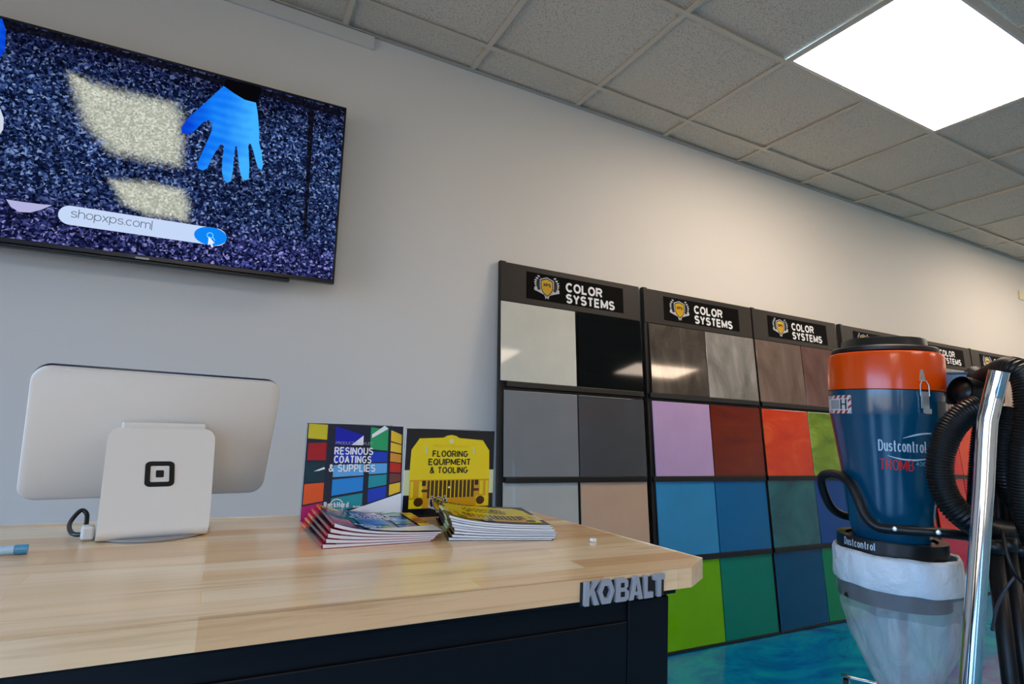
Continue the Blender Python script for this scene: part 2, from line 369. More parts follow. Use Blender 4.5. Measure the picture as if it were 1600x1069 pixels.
for i in range(i0, i1+1):
    for j in range(-1, 12):
        if (i, j) in light_cells: continue
        xa, xb = max(X0, GX+i*T), min(X1, GX+(i+1)*T); ya, yb = max(Y0, GY-(j+1)*T), min(Y1, GY-j*T)
        if xb-xa < 0.02 or yb-ya < 0.02: continue
        z = ZC+0.004
        c = [bm.verts.new((x, y, z+rr.uniform(0.002, 0.015))) for x, y in ((xa, ya), (xb, ya), (xb, yb), (xa, yb))]
        t = [bm.verts.new((v.co.x, v.co.y, ZC+0.03)) for v in c]
        bm.faces.new(c); bm.faces.new(t[::-1])
        for k in range(4): bm.faces.new((c[k], c[(k+1) % 4], t[(k+1) % 4], t[k]))
ceil = struct('ceiling', bm, cm_)
bm = bmesh.new()
for i in range(i0, i1+2):
    x = GX+i*T
    if X0 < x < X1:
        ya = Y0
        for r in sorted({r for c, r in LIGHTS if i == c+1}, reverse=True):
            box(bm, x-0.012, x+0.012, ya, GY-(r+1)*T, ZC-0.001, ZC+0.002); ya = GY-r*T
        box(bm, x-0.012, x+0.012, ya, Y1, ZC-0.001, ZC+0.002)
for j in range(-1, 13):
    y = GY-j*T
    if Y0 < y < Y1: box(bm, X0, X1, y-0.012, y+0.012, ZC-0.0014, ZC+0.0016)
o = link('ceiling_grid', bm, mat('grid_white', S(214, 200, 180), 0.5), ceil); o['kind'] = 'structure'
struct('trim_1', BOX(X0, X1, Y1-0.022, Y1, ZC-0.004, ZC-0.0005), mat('wall_angle', S(176, 174, 168), 0.5))
bm = bmesh.new(); box(bm, X0, 0.437, Y1-0.016, Y1, ZC-0.066, ZC-0.006, 0.002); struct('trim_2', bm, mat('trim_paint', S(215, 212, 205), 0.55))

# ceiling lights
lamp_m = emis('lamp_diffuser', LAMP_COLOR+(1,), LAMP_STRENGTH)
frame_m = mat('lamp_frame', S(225, 218, 212), 0.4)
LL = {(2, 1): 'bright white rectangular light panel glowing in the grey tile ceiling',
      (7, 1): 'light panel by the back wall, second along from the bright one',
      (11, 1): 'light panel by the back wall, third along from the bright one',
      (2, 6): 'light panel of the row away from the back wall, facing the bright one',
      (7, 6): 'light panel mirrored as a white streak in the glossy black tile',
      (-3, 6): 'light panel of the far row, nearest the window'}
for c, r in LIGHTS:
    xa, xb, ya, yb = GX+c*T+0.012, GX+(c+2)*T-0.012, GY-(r+1)*T+0.012, GY-r*T-0.012
    t = thing('ceiling_light', LL[(c, r)], 'ceiling light', ((xa+xb)/2, (ya+yb)/2, ZC), group='recessed ceiling light panels')
    hx, hy = (xb-xa)/2, (yb-ya)/2
    bm = bmesh.new()
    box(bm, -hx, hx, -hy, -hy+0.012, 0, 0.05); box(bm, -hx, hx, hy-0.012, hy, 0, 0.05)
    box(bm, -hx, -hx+0.012, -hy+0.012, hy-0.012, 0, 0.05); box(bm, hx-0.012, hx, -hy+0.012, hy-0.012, 0, 0.05)
    link('light_frame', bm, frame_m, t)
    link('diffuser', BOX(-hx+0.012, hx-0.012, -hy+0.012, hy-0.012, 0.002, 0.012), lamp_m, t)

# small wall plate far right
tag(link('wall_plate', BOX(6.41, 6.56, Y1-0.012, Y1, CAM_Z+1.305, CAM_Z+1.385, bev=0.003), mat('plate_ivory', S(226, 216, 176), 0.5)),
    'small ivory wall plate high on the back wall beside the ceiling', 'wall plate')

# ================================================================== TELEVISION
TVY = 2.28; TVA = R(1.1)
TR_ = at_y(541.6, 169.2, TVY)
def tvl(px, py):
    d = at_y(px, py, TVY)-TR_
    return (d.x*math.cos(TVA)+d.z*math.sin(TVA)+TVW/2, -d.x*math.sin(TVA)+d.z*math.cos(TVA)+TVH)
TVW, TVH = 1.33, 0.748
ctr = TR_ + Vector((-TVW/2*math.cos(TVA)+TVH*math.sin(TVA), 0, -TVW/2*math.sin(TVA)-TVH*math.cos(TVA)))
tv = thing('television', 'wall mounted flat screen television showing a blue glove on dark flakes', 'television', ctr, (0, -TVA, 0))
bm = bmesh.new(); bz = 0.008
box(bm, -TVW/2, TVW/2, -0.004, 0.018, TVH-bz, TVH, 0.0015); box(bm, -TVW/2, TVW/2, -0.004, 0.018, 0, 0.016, 0.0015)
box(bm, -TVW/2, -TVW/2+bz, -0.004, 0.018, 0.016, TVH-bz, 0.0015); box(bm, TVW/2-bz, TVW/2, -0.004, 0.018, 0.016, TVH-bz, 0.0015)
link('bezel', bm, mat('tv_black', S(9, 9, 10), 0.3), tv)
bm = bmesh.new()
box(bm, -TVW/2+0.004, TVW/2-0.004, 0.0185, 0.034, 0.002, TVH-0.004, 0.004); box(bm, -0.52, 0.52, 0.034, 0.066, 0.012, 0.45, 0.014)
link('back_cover', bm, mat('tv_back', S(16, 16, 17), 0.5), tv)
link('speaker_strip', BOX(-0.50, 0.50, -0.002, 0.03, -0.012, -0.0005, bev=0.003), black_plastic, tv)
link('wall_mount', BOX(-0.25, 0.25, 0.067, Y1-TVY-0.001, 0.18, 0.58), mat('mount_steel', S(20, 20, 20), 0.5), tv)
link('maker_badge', BOX(tvl(222, 410)[0]-0.02, tvl(222, 410)[0]+0.02, -0.006, -0.0045, 0.001, 0.008), mat('badge_grey', S(130, 132, 135), 0.3, 0.8), tv)
# the picture on the screen
sm, nt, b = node_mat('screen_flake_picture'); nt.nodes.remove(b)
tc = N(nt, 'TexCoord'); v1 = N(nt, 'TexVoronoi', Scale=150.0, Randomness=1.0); v2 = N(nt, 'TexNoise', Scale=5.0, Detail=4.0)
nz = N(nt, 'TexNoise', Scale=60.0, Detail=2.0)
mixv = N(nt, 'MixRGB'); mixv.inputs[0].default_value = 0.02
nt.links.new(tc.outputs['Object'], mixv.inputs[1]); nt.links.new(nz.outputs['Color'], mixv.inputs[2]); nt.links.new(mixv.outputs[0], v1.inputs['Vector'])
nt.links.new(tc.outputs['Object'], v2.inputs['Vector']); nt.links.new(tc.outputs['Object'], nz.inputs['Vector'])
sp = N(nt, 'SeparateColor'); nt.links.new(v1.outputs['Color'], sp.inputs[0])
rp = ramp(nt, [(0.0, S(5, 8, 22)), (0.38, S(15, 24, 54)), (0.66, S(35, 50, 96)), (0.86, S(68, 88, 142)), (0.98, S(126, 146, 192))])
nt.links.new(sp.outputs[0], rp.inputs[0])
# purple tint towards the bottom of the picture, darker at the top
so = N(nt, 'SeparateXYZ'); nt.links.new(tc.outputs['Object'], so.inputs[0])
rv2 = ramp(nt, [(0.0, (1.25, 0.85, 1.05, 1)), (0.15, (1.2, 0.88, 1.05, 1)), (0.27, (0.95, 1.0, 1.0, 1)), (0.74, (0.9, 1.0, 1.0, 1)), (0.93, (0.45, 0.40, 0.45, 1))])
dv = N(nt, 'Math', operation='DIVIDE'); dv.inputs[1].default_value = TVH; nt.links.new(so.outputs[2], dv.inputs[0]); nt.links.new(dv.outputs[0], rv2.inputs[0])
mu = N(nt, 'MixRGB', blend_type='MULTIPLY'); mu.inputs[0].default_value = 1; nt.links.new(rp.outputs[0], mu.inputs[1]); nt.links.new(rv2.outputs[0], mu.inputs[2])
rn = ramp(nt, [(0.3, (0.65, 0.65, 0.65, 1)), (0.7, (1.25, 1.25, 1.25, 1))]); nt.links.new(v2.outputs['Fac'], rn.inputs[0])
m3 = N(nt, 'MixRGB', blend_type='MULTIPLY'); m3.inputs[0].default_value = 1; nt.links.new(mu.outputs[0], m3.inputs[1]); nt.links.new(rn.outputs[0], m3.inputs[2])
em = N(nt, 'Emission', Strength=1.0); nt.links.new(m3.outputs[0], em.inputs[0])
nt.links.new(em.outputs[0], nt.nodes['Material Output'].inputs[0])
scr = link('screen', BOX(-TVW/2+bz, TVW/2-bz, 0.0, 0.012, 0.016, TVH-bz), sm, tv)
SL, SR, SB, ST = -TVW/2+bz+0.001, TVW/2-bz-0.001, 0.017, TVH-bz-0.001
clampp = lambda P: [(min(SR, max(SL, u)), min(ST, max(SB, v))) for u, v in P]
def crop(ox, oy, s): return lambda P: clampp([tvl(ox+x*s, oy+y*s) for x, y in P])
c7, c1 = crop(270, 100, 0.18705), crop(0, 0, 0.43043)
def fade_mat(name, ca, cb, cc, scale, sharp):
    m = bpy.data.materials.new(name); m.use_nodes = True; nt = m.node_tree; nt.nodes.clear()
    at = N(nt, 'Attribute'); at.attribute_name = 'fade'; tc = N(nt, 'TexCoord')
    v = N(nt, 'TexVoronoi', Scale=scale); nt.links.new(tc.outputs['Object'], v.inputs['Vector'])
    sp = N(nt, 'SeparateColor'); nt.links.new(v.outputs['Color'], sp.inputs[0])
    rp = ramp(nt, [(0, ca), (0.5, cb), (1, cc)]); nt.links.new(sp.outputs[0], rp.inputs[0])
    em = N(nt, 'Emission', Strength=1.0); nt.links.new(rp.outputs[0], em.inputs[0])
    tr = N(nt, 'BsdfTransparent'); mx = N(nt, 'MixShader'); ou = N(nt, 'OutputMaterial')
    ad = N(nt, 'Math', operation='MULTIPLY_ADD'); ad.inputs[1].default_value = sharp; ad.inputs[2].default_value = -sharp/2
    nt.links.new(sp.outputs[1], ad.inputs[0])
    a2 = N(nt, 'Math', operation='ADD', use_clamp=True); nt.links.new(ad.outputs[0], a2.inputs[0]); nt.links.new(at.outputs['Fac'], a2.inputs[1])
    s2 = N(nt, 'MapRange', interpolation_type='SMOOTHSTEP'); nt.links.new(a2.outputs[0], s2.inputs[0])
    nt.links.new(s2.outputs[0], mx.inputs[0]); nt.links.new(tr.outputs[0], mx.inputs[1]); nt.links.new(em.outputs[0], mx.inputs[2]); nt.links.new(mx.outputs[0], ou.inputs[0])
    return m
def fade_patch(name, poly, m, grow, shrink, d):
    n = len(poly); cx = sum(p[0] for p in poly)/n; cy = sum(p[1] for p in poly)/n
    def off(k):
        out = []
        for u, v in poly:
            l = math.hypot(u-cx, v-cy); out.append((u+(u-cx)/l*k, v+(v-cy)/l*k))
        return out
    O, I = off(grow), off(-shrink); bm = bmesh.new()
    ov = [bm.verts.new((u, d, v)) for u, v in O]; iv = [bm.verts.new((u, d, v)) for u, v in I]; c = bm.verts.new((cx, d, cy))
    for i in range(n):
        j = (i+1) % n; bm.faces.new((ov[i], ov[j], iv[j], iv[i])); bm.faces.new((iv[i], iv[j], c))
    o = link(name, bm, m, scr); a = o.data.attributes.new('fade', 'FLOAT', 'POINT')
    for i in range(len(o.data.vertices)): a.data[i].value = 0.0 if i < n else 1.0
    return o
sub = lambda P, k=3: [((a[0]+(b[0]-a[0])*t/k), (a[1]+(b[1]-a[1])*t/k)) for a, b in zip(P, P[1:]+P[:1]) for t in range(k)]
white_flake = fade_mat('white_flake_picture', S(150, 156, 146), S(178, 181, 166), S(212, 215, 202), 170.0, 0.35)
fade_patch('white_flake_patch', sub(c1([(245, 258), (440, 330), (640, 375), (665, 420), (662, 610), (540, 590), (405, 555), (310, 460), (275, 370)]), 1), white_flake, 0.022, 0.04, -0.0008)
fade_patch('white_flake_patch', sub(c1([(395, 650), (530, 662), (665, 690), (685, 740), (680, 806), (560, 785), (450, 745), (425, 700)]), 1), white_flake, 0.018, 0.026, -0.0008)
gvm, nt, b = node_mat('blue_glove_picture'); nt.nodes.remove(b)
tc = N(nt, 'TexCoord'); n1 = N(nt, 'TexNoise', Scale=7.0, Detail=3.0); wv = N(nt, 'TexWave', bands_direction='Z', Scale=9.0, Distortion=3.0)
sx_ = N(nt, 'SeparateXYZ'); nt.links.new(tc.outputs['Object'], sx_.inputs[0])
mr = N(nt, 'MapRange'); mr.inputs['From Min'].default_value = tvl(286, 200)[0]; mr.inputs['From Max'].default_value = tvl(405, 200)[0]; nt.links.new(sx_.outputs[0], mr.inputs[0])
nt.links.new(tc.outputs['Object'], n1.inputs['Vector']); nt.links.new(tc.outputs['Object'], wv.inputs['Vector'])
a1 = N(nt, 'Math', operation='MULTIPLY_ADD'); a1.inputs[1].default_value = 0.55; nt.links.new(n1.outputs['Fac'], a1.inputs[0])
a0 = N(nt, 'Math', operation='MULTIPLY'); a0.inputs[1].default_value = 0.55; nt.links.new(mr.outputs[0], a0.inputs[0]); nt.links.new(a0.outputs[0], a1.inputs[2])
a3 = N(nt, 'Math', operation='MULTIPLY_ADD'); a3.inputs[1].default_value = 0.05; nt.links.new(wv.outputs['Fac'], a3.inputs[0]); nt.links.new(a1.outputs[0], a3.inputs[2])
rp = ramp(nt, [(0.28, S(6, 62, 205)), (0.52, S(16, 118, 238)), (0.8, S(62, 172, 248))]); nt.links.new(a3.outputs[0], rp.inputs[0])
em = N(nt, 'Emission', Strength=1.0); nt.links.new(rp.outputs[0], em.inputs[0]); nt.links.new(em.outputs[0], nt.nodes['Material Output'].inputs[0])
GLOVE = [(425, 185), (330, 270), (220, 370), (120, 460), (70, 535), (76, 578), (125, 592), (185, 560), (250, 490), (300, 470), (330, 500), (325, 560), (290, 640), (240, 750), (205, 830), (212, 875), (250, 893), (290, 870), (330, 780), (385, 690), (405, 668), (428, 690), (415, 790), (410, 900), (425, 970), (455, 995), (485, 982), (500, 900), (510, 790), (522, 690), (535, 690), (545, 780), (560, 900), (580, 960), (610, 975), (635, 958), (640, 860), (634, 740), (630, 672), (650, 667), (670, 720), (690, 800), (712, 870), (740, 885), (752, 858), (745, 760), (722, 660), (720, 540), (710, 420), (695, 325), (600, 300), (510, 245)]
link('pictured_glove', FLAT([c7(GLOVE)], -0.0012), gvm, scr)
link('pictured_sleeve', FLAT([c7([(425, 185), (510, 245), (600, 300), (697, 327), (735, 250), (752, 150), (450, 60)])], -0.0010), emis('picture_black', S(7, 6, 10)), scr)
link('pictured_glove', FLAT([c1([(-40, 40), (10, 62), (22, 110), (18, 185), (0, 210), (-40, 215)])], -0.0012), gvm, scr)
link('pictured_rag', FLAT([c1([(-40, 380), (0, 392), (14, 430), (12, 470), (-2, 492), (-40, 480)])], -0.0010), emis('picture_white', S(200, 208, 225)), scr)
link('pictured_lens', FLAT([c1([(22, 724), (80, 733), (150, 742), (190, 745), (150, 762), (110, 772), (70, 770), (40, 752)])], -0.0010), emis('picture_pale', S(172, 172, 214)), scr)
dark_fade = fade_mat('dark_edge_picture', S(8, 8, 16), S(12, 12, 22), S(20, 20, 34), 120.0, 0.6)
fade_patch('pictured_dark_edge', sub(c1([(1120, 390), (1142, 395), (1128, 600), (1112, 850), (1100, 845), (1113, 600)]), 2), dark_fade, 0.002, 0.002, -0.0006)
fade_patch('pictured_dark_edge', sub(c1([(0, 70), (400, 175), (820, 290), (1240, 400), (1240, 425), (820, 312), (400, 196), (0, 100)]), 2), dark_fade, 0.0, 0.004, -0.0005)
# search bar
a_, b_ = tvl(91, 335), tvl(354, 372); vt, vb = tvl(210, 337)[1], tvl(210, 367)[1]
hh = tvl(200, 337)[1]-tvl(200, 366)[1]; vc = (a_[1]+b_[1])/2
pu0, pu1 = a_[0], b_[0]; pr = hh/2
bar = link('search_bar', FLAT([rrect(pu1-pu0, hh, pr*0.99, 10, (pu0+pu1)/2, vc)], -0.0016), emis('picture_bar', S(190, 208, 238)), scr)
bc = tvl(329, 371)[0]
link('search_button', FLAT([circle(hh*0.52, 40, bc, vc, (pu1-bc)*1.02)], -0.0022), emis('picture_blue', S(12, 128, 238)), scr)
bm = bmesh.new(); ring(bm, circle(hh*0.17, 24, bc-0.002, vc+hh*0.04), circle(hh*0.13, 24, bc-0.002, vc+hh*0.04), -0.0028, -0.0026)
flatpoly(bm, [(bc+hh*0.09, vc-hh*0.07), (bc+hh*0.12, vc-hh*0.04), (bc+hh*0.25, vc-hh*0.2), (bc+hh*0.22, vc-hh*0.23)], -0.0028)
link('magnifier_symbol', bm, emis('picture_cyan', S(120, 215, 250)), scr)
bm = bmesh.new(); text(bm, 'shopxps.com|', tvl(110, 340)[0], vc-hh*0.24, tvl(238, 354)[0]-tvl(110, 340)[0], hh*0.60, -0.0026, bold=.085)
link('search_text', bm, emis('picture_grey', S(96, 104, 124)), scr)
cur = [(0, 0), (0, -0.30), (0.07, -0.24), (0.13, -0.36), (0.19, -0.33), (0.13, -0.22), (0.22, -0.2)]
link('pictured_cursor', FLAT([[(bc-0.006+u*hh*1.5, vc-0.002+v*hh*1.7) for u, v in cur]], -0.0032), emis('picture_white2', S(225, 230, 245)), scr)

# ================================================================== WORKBENCH
BT = CAM_Z-0.18; TH = 0.0255
wood, nt, b = node_mat('butcher_block')
tc = N(nt, 'TexCoord'); mp = N(nt, 'Mapping'); nt.links.new(tc.outputs['Object'], mp.inputs[0])
br = N(nt, 'TexBrick'); br.offset = 0.37; br.inputs['Scale'].default_value = 1.0
br.inputs['Brick Width'].default_value = 0.42; br.inputs['Row Height'].default_value = 0.036; br.inputs['Mortar Size'].default_value = 0.0004
br.inputs['Color1'].default_value = (0, 0, 0, 1); br.inputs['Color2'].default_value = (1, 1, 1, 1); br.inputs['Mortar'].default_value = (0.3, 0.3, 0.3, 1); br.inputs['Bias'].default_value = 0.0
nt.links.new(mp.outputs[0], br.inputs['Vector'])
m2 = N(nt, 'Mapping'); m2.inputs['Scale'].default_value = (3.0, 60.0, 60.0); nt.links.new(tc.outputs['Object'], m2.inputs[0])
n1 = N(nt, 'TexNoise', Scale=1.6, Detail=7.0, Roughness=0.6, Distortion=0.5); nt.links.new(m2.outputs[0], n1.inputs['Vector'])
m4 = N(nt, 'Mapping'); m4.inputs['Scale'].default_value = (1.0, 5.0, 5.0); nt.links.new(tc.outputs['Object'], m4.inputs[0])
n3 = N(nt, 'TexNoise', Scale=2.6, Detail=3.0); nt.links.new(m4.outputs[0], n3.inputs['Vector'])
rb = ramp(nt, [(0.0, S(230, 188, 138)), (0.5, S(245, 212, 166)), (1.0, S(251, 230, 192))]); nt.links.new(br.outputs['Color'], rb.inputs[0])
rg = ramp(nt, [(0.28, (0.74, 0.66, 0.56, 1)), (0.48, (1, 1, 1, 1)), (0.75, (1.08, 1.05, 1.0, 1))]); nt.links.new(n1.outputs['Fac'], rg.inputs[0])
r3 = ramp(nt, [(0.3, (0.86, 0.8, 0.72, 1)), (0.6, (1, 1, 1, 1))]); nt.links.new(n3.outputs['Fac'], r3.inputs[0])
ma = N(nt, 'MixRGB', blend_type='MULTIPLY'); ma.inputs[0].default_value = 0.8; nt.links.new(rb.outputs[0], ma.inputs[1]); nt.links.new(rg.outputs[0], ma.inputs[2])
mb = N(nt, 'MixRGB', blend_type='MULTIPLY'); mb.inputs[0].default_value = 0.9; nt.links.new(ma.outputs[0], mb.inputs[1]); nt.links.new(r3.outputs[0], mb.inputs[2])
nt.links.new(mb.outputs[0], b.inputs['Base Color']); b.inputs['Roughness'].default_value = 0.24; b.inputs['Coat Weight'].default_value = 0.3; b.inputs['Coat Roughness'].default_value = 0.10
bench = thing('workbench', 'long butcher block workbench with a navy metal cabinet under it', 'workbench', (0.0, 0.78, 0.0))
OY = 0.78
TOP = [(-0.62, 0.546), (0.561, 0.564), (0.609, 0.592), (0.556, 0.985), (0.52, 1.019), (-0.62, 1.019)]
fz = lambda u, v, d: Vector((u, v-OY, d))
bm = bmesh.new(); prism(bm, TOP, BT-TH, BT, fz)
es = [e for e in bm.edges if all(abs(v.co.z-BT) < 1e-5 for v in e.verts) and len(e.link_faces) == 2 and abs(e.calc_face_angle(0)) > 0.5]
bmesh.ops.bevel(bm, geom=es, offset=0.0015, segments=2, profile=0.5, affect='EDGES')
link('worktop', bm, wood, bench)
navy = mat('navy_steel', S(5, 9, 16), 0.45, spec=0.25)
CY = 0.592-OY
bm = bmesh.new()
box(bm, -0.58, 0.546, CY, 0.40-0.17, 0.10, BT-TH-0.014, 0.002)
box(bm, -0.585, 0.556, CY-0.006, 0.235, BT-TH-0.0135, BT-TH-0.0002, 0.002)
link('cabinet_body', bm, navy, bench)
link('door_panel', BOX(-0.55, 0.478, CY-0.004, CY-0.0005, 0.14, BT-TH-0.04, bev=0.0015), navy, bench)
link('corner_panel', BOX(0.4795, 0.545, CY-0.004, CY-0.0005, 0.14, BT-TH-0.016, bev=0.0015), navy, bench)
for cx in (-0.5, 0.47):
    for cy in (CY+0.07, 0.16):
        bm = bmesh.new(); box(bm, cx-0.035, cx+0.035, cy-0.035, cy+0.035, 0.085, 0.0995)
        w_ = bmesh.new(); lathe(w_, [(0.020, -0.016), (0.04, -0.014), (0.04, 0.014), (0.020, 0.016)], 24)
        merge(bm, w_, Matrix.Translation((cx, cy, 0.041)) @ Matrix.Rotation(R(90), 4, 'Y'))
        box(bm, cx-0.024, cx-0.019, cy-0.02, cy+0.02, 0.03, 0.09); box(bm, cx+0.019, cx+0.024, cy-0.02, cy+0.02, 0.03, 0.09)
        link('caster', bm, black_plastic, bench)
# raised letters on the front edge
LET = {
 'K': [[(0, 0), (0, 1), (.3, 1), (.3, 0)], [(.29, .34), (.29, .60), (.62, 1), (1, 1)], [(.40, .50), (.60, .70), (1, 0), (.64, 0)]],
 'B': [[(0, 0), (0, 1), (.72, 1), (.92, .86), (.92, .62), (.78, .52), (1, .40), (1, .14), (.78, 0)]],
 'A': [[(0, 0), (.33, 1), (.67, 1), (1, 0), (.70, 0), (.64, .2), (.36, .2), (.30, 0)]],
 'L': [[(0, 0), (0, 1), (.36, 1), (.36, .26), (1, .26), (1, 0)]],
 'T': [[(.34, 0), (.34, .74), (0, .74), (0, 1), (1, 1), (1, .74), (.68, .74), (.68, 0)]]}
sil = mat('brushed_letter', S(164, 166, 172), 0.4, 0.2); dk = mat('letter_dark', S(16, 17, 20), 0.5)
fedge = lambda x: 0.546+(x+0.62)*(0.018/1.181)-OY
plate = [(0.3880, 0.4085), (0.4065, 0.4305), (0.4325, 0.4520), (0.4525, 0.4735), (0.4755, 0.4895), (0.4905, 0.5080)]
lz0, lz1 = BT-0.0285, BT-0.002
lettering = link('brand_lettering', PRISM([(0.386, lz0-0.0015), (0.5105, lz0-0.0005), (0.5105, lz1-0.004), (0.386, lz1-0.002)], -0.0035, -0.0003, lambda u, v, d: Vector((u, fedge(u)+d, v))), dk, bench)  # dark plate stands for the shadows around the raised letters
lettering['label'] = 'dark plate for the letter shadows, with raised silver letters'
for ch, (xa, xb) in zip('KOBALT', plate):
    fl = lambda u, v, d: Vector((xa+u*(xb-xa), fedge(xa+u*(xb-xa))+d, lz0+v*(lz1-lz0)))
    bm = bmesh.new()
    if ch == 'O':
        hexa = lambda k: [(0.5+0.5*k*c, 0.5+0.5*k*s) for c, s in ((-1, 0), (-.5, 1), (.5, 1), (1, 0), (.5, -1), (-.5, -1))]
        ring(bm, hexa(1.0), hexa(0.5), -0.008, -0.0036, fl)
    else:
        for P in LET[ch]: prism(bm, P, -0.008, -0.0036, fl)
    link('raised_letter', bm, sil, lettering)
    if ch in 'BA':
        holes = [[(.34, .60), (.34, .80), (.62, .80), (.62, .60)], [(.34, .2), (.34, .42), (.66, .42), (.66, .2)]] if ch == 'B' else [[(.43, .36), (.5, .70), (.57, .36)]]
        bm = bmesh.new()
        for P in holes: flatpoly(bm, P, -0.0082, fl)
        link('letter_hole', bm, dk, lettering)

# ================================================================== CARD TERMINAL (seen from behind)
reg = thing('point_of_sale_terminal', 'white point of sale terminal on the bench, seen from behind', 'cash register', (-0.06, 0.96, BT), (0, 0, R(8.9)))
# display slab: centre found from its corners
W_, H_ = 0.328, 0.201; TI = R(19)
DC = Vector((-0.0805, 1.034, CAM_Z-0.057))
Rz = Matrix.Rotation(R(8.9), 3, 'Z'); Rx = Matrix.Rotation(TI, 3, 'X')
loc = Rz.transposed() @ (DC-Vector((-0.06, 0.96, BT)))
fd = lambda u, v, d: loc + Rx @ Vector((u, d, v))
def slab(poly_f, layers):
    bm = bmesh.new(); rings = []
    for ins, d in layers: rings.append([bm.verts.new(fd(u, v, d)) for u, v in poly_f(ins)])
    n = len(rings[0])
    for A, B in zip(rings, rings[1:]):
        for i in range(n): bm.faces.new((A[i], A[(i+1) % n], B[(i+1) % n], B[i]))
    bm.faces.new(rings[0]); bm.faces.new(rings[-1][::-1]); return bm
pf = lambda ins: rrect(W_-2*ins, H_-2*ins, 0.022-ins*0.8, 8)
autosmooth(link('display_back', slab(pf, [(0.004, 0.0), (0.001, 0.0015), (0.0, 0.004), (0.0, 0.011)]), white_plastic, reg), 40)
autosmooth(link('display_glass', slab(pf, [(0.0005, 0.0112), (0.0, 0.014), (0.0, 0.021), (0.001, 0.0225)]), mat('display_black', S(14, 15, 26), 0.12), reg), 40)
# stand: bent sheet from hinge down to the counter
prof = [(0.040, 0.137), (0.036, 0.132), (-0.010, 0.085), (-0.050, 0.044), (-0.069, 0.022), (-0.0755, 0.0135), (-0.0755, 0.0085), (-0.070, 0.0055), (-0.05, 0.004), (0.06, 0.004)]
pr2 = spline([Vector((0, y, z)) for y, z in prof], 5)
hw_top, hw_bot = 0.0690, 0.0615; cx_top, cx_bot = -0.0085, -0.015
bm = bmesh.new(); th = 0.0035; rows = []
for i, p in enumerate(pr2):
    t = (pr2[min(i+1, len(pr2)-1)]-pr2[max(0, i-1)]).normalized(); nrm = Vector((0, t.z, -t.y))
    f = max(0, min(1, p.z/0.137)); hw = hw_bot+(hw_top-hw_bot)*f
    dtop = 0.137-p.z; rc = 0.016
    if i < 12 and dtop < rc: hw -= rc-math.sqrt(max(0, rc*rc-(rc-dtop)**2))
    rows.append((p+Vector((cx_bot+(cx_top-cx_bot)*f, 0, 0)), nrm, hw))
for sgn in (0, 1):
    for (p, nn, h1), (q, n2, h2) in zip(rows, rows[1:]):
        o1, o2 = nn*(th*sgn), n2*(th*sgn)
        bm.faces.new([bm.verts.new(v) for v in (p+o1+Vector((-h1, 0, 0)), p+o1+Vector((h1, 0, 0)), q+o2+Vector((h2, 0, 0)), q+o2+Vector((-h2, 0, 0)))])
for sx in (-1, 1):
    for (p, nn, h1), (q, n2, h2) in zip(rows, rows[1:]):
        bm.faces.new([bm.verts.new(v) for v in (p+Vector((sx*h1, 0, 0)), p+nn*th+Vector((sx*h1, 0, 0)), q+n2*th+Vector((sx*h2, 0, 0)), q+Vector((sx*h2, 0, 0)))])
for p, nn, h in (rows[0], rows[-1]):
    bm.faces.new([bm.verts.new(v) for v in (p+Vector((-h, 0, 0)), p+Vector((h, 0, 0)), p+nn*th+Vector((h, 0, 0)), p+nn*th+Vector((-h, 0, 0)))])
bmesh.ops.remove_doubles(bm, verts=bm.verts[:], dist=1e-5)
stand = autosmooth(link('stand_plate', bm, white_plastic, reg), 50)
# stand face frame for the maker's mark: centre found from the photo
p0, p1 = Vector((0, -0.050, 0.044)), Vector((0, 0.036, 0.132)); tv_ = (p1-p0).normalized(); nn_ = Vector((0, -tv_.z, tv_.y))
s0 = Vector((-0.0165, 0.0, 0))
fs = lambda u, v, d: p0 + Vector((u, 0, 0)) + tv_*v + nn_*d + s0
mark = mat('mark_black', S(8, 8, 9), 0.5)
bm = bmesh.new(); mv = 0.044; ms = 0.0355
ring(bm, rrect(ms, ms*1.22, 0.007, 5, 0.004, mv), rrect(ms*0.64, ms*0.80, 0.002, 5, 0.004, mv), th+0.0002, th+0.0010, fs)
prism(bm, rrect(ms*0.27, ms*0.33, 0.0015, 4, 0.004, mv), th+0.0002, th+0.0010, fs)
link('square_mark', bm, mark, reg)
bm = bmesh.new(); box(bm, -0.062, 0.047, 0.040, 0.060, 0.112, 0.1465, 0.003); link('hinge', bm, white_plastic, reg)
link('swivel_base', LATHE([(0.068, 0.0), (0.070, 0.001), (0.070, 0.0035), (0.068, 0.0038)], 48, cx=-0.013, cy=-0.023), mat('base_grey', S(150, 150, 152), 0.35), reg)
link('cable_plug', BOX(-0.092, -0.078, -0.060, -0.044, 0.002, 0.019, bev=0.003), white_plastic, reg)
q_ = lambda X: Rz.transposed() @ (X-Vector((-0.06, 0.96, BT)))
cab = spline([q_(Vector((-0.134, 0.890, BT+0.009))), q_(Vector((-0.152, 0.902, BT+0.008))), q_(Vector((-0.163, 0.938, BT+0.014))), q_(Vector((-0.158, 0.965, BT+0.026))), q_(Vector((-0.150, 0.962, BT+0.022))), q_(Vector((-0.149, 0.965, BT+0.006)))], 8)
link('power_cable', TUBE(cab, 0.0028, 10), black_plastic, reg, True)

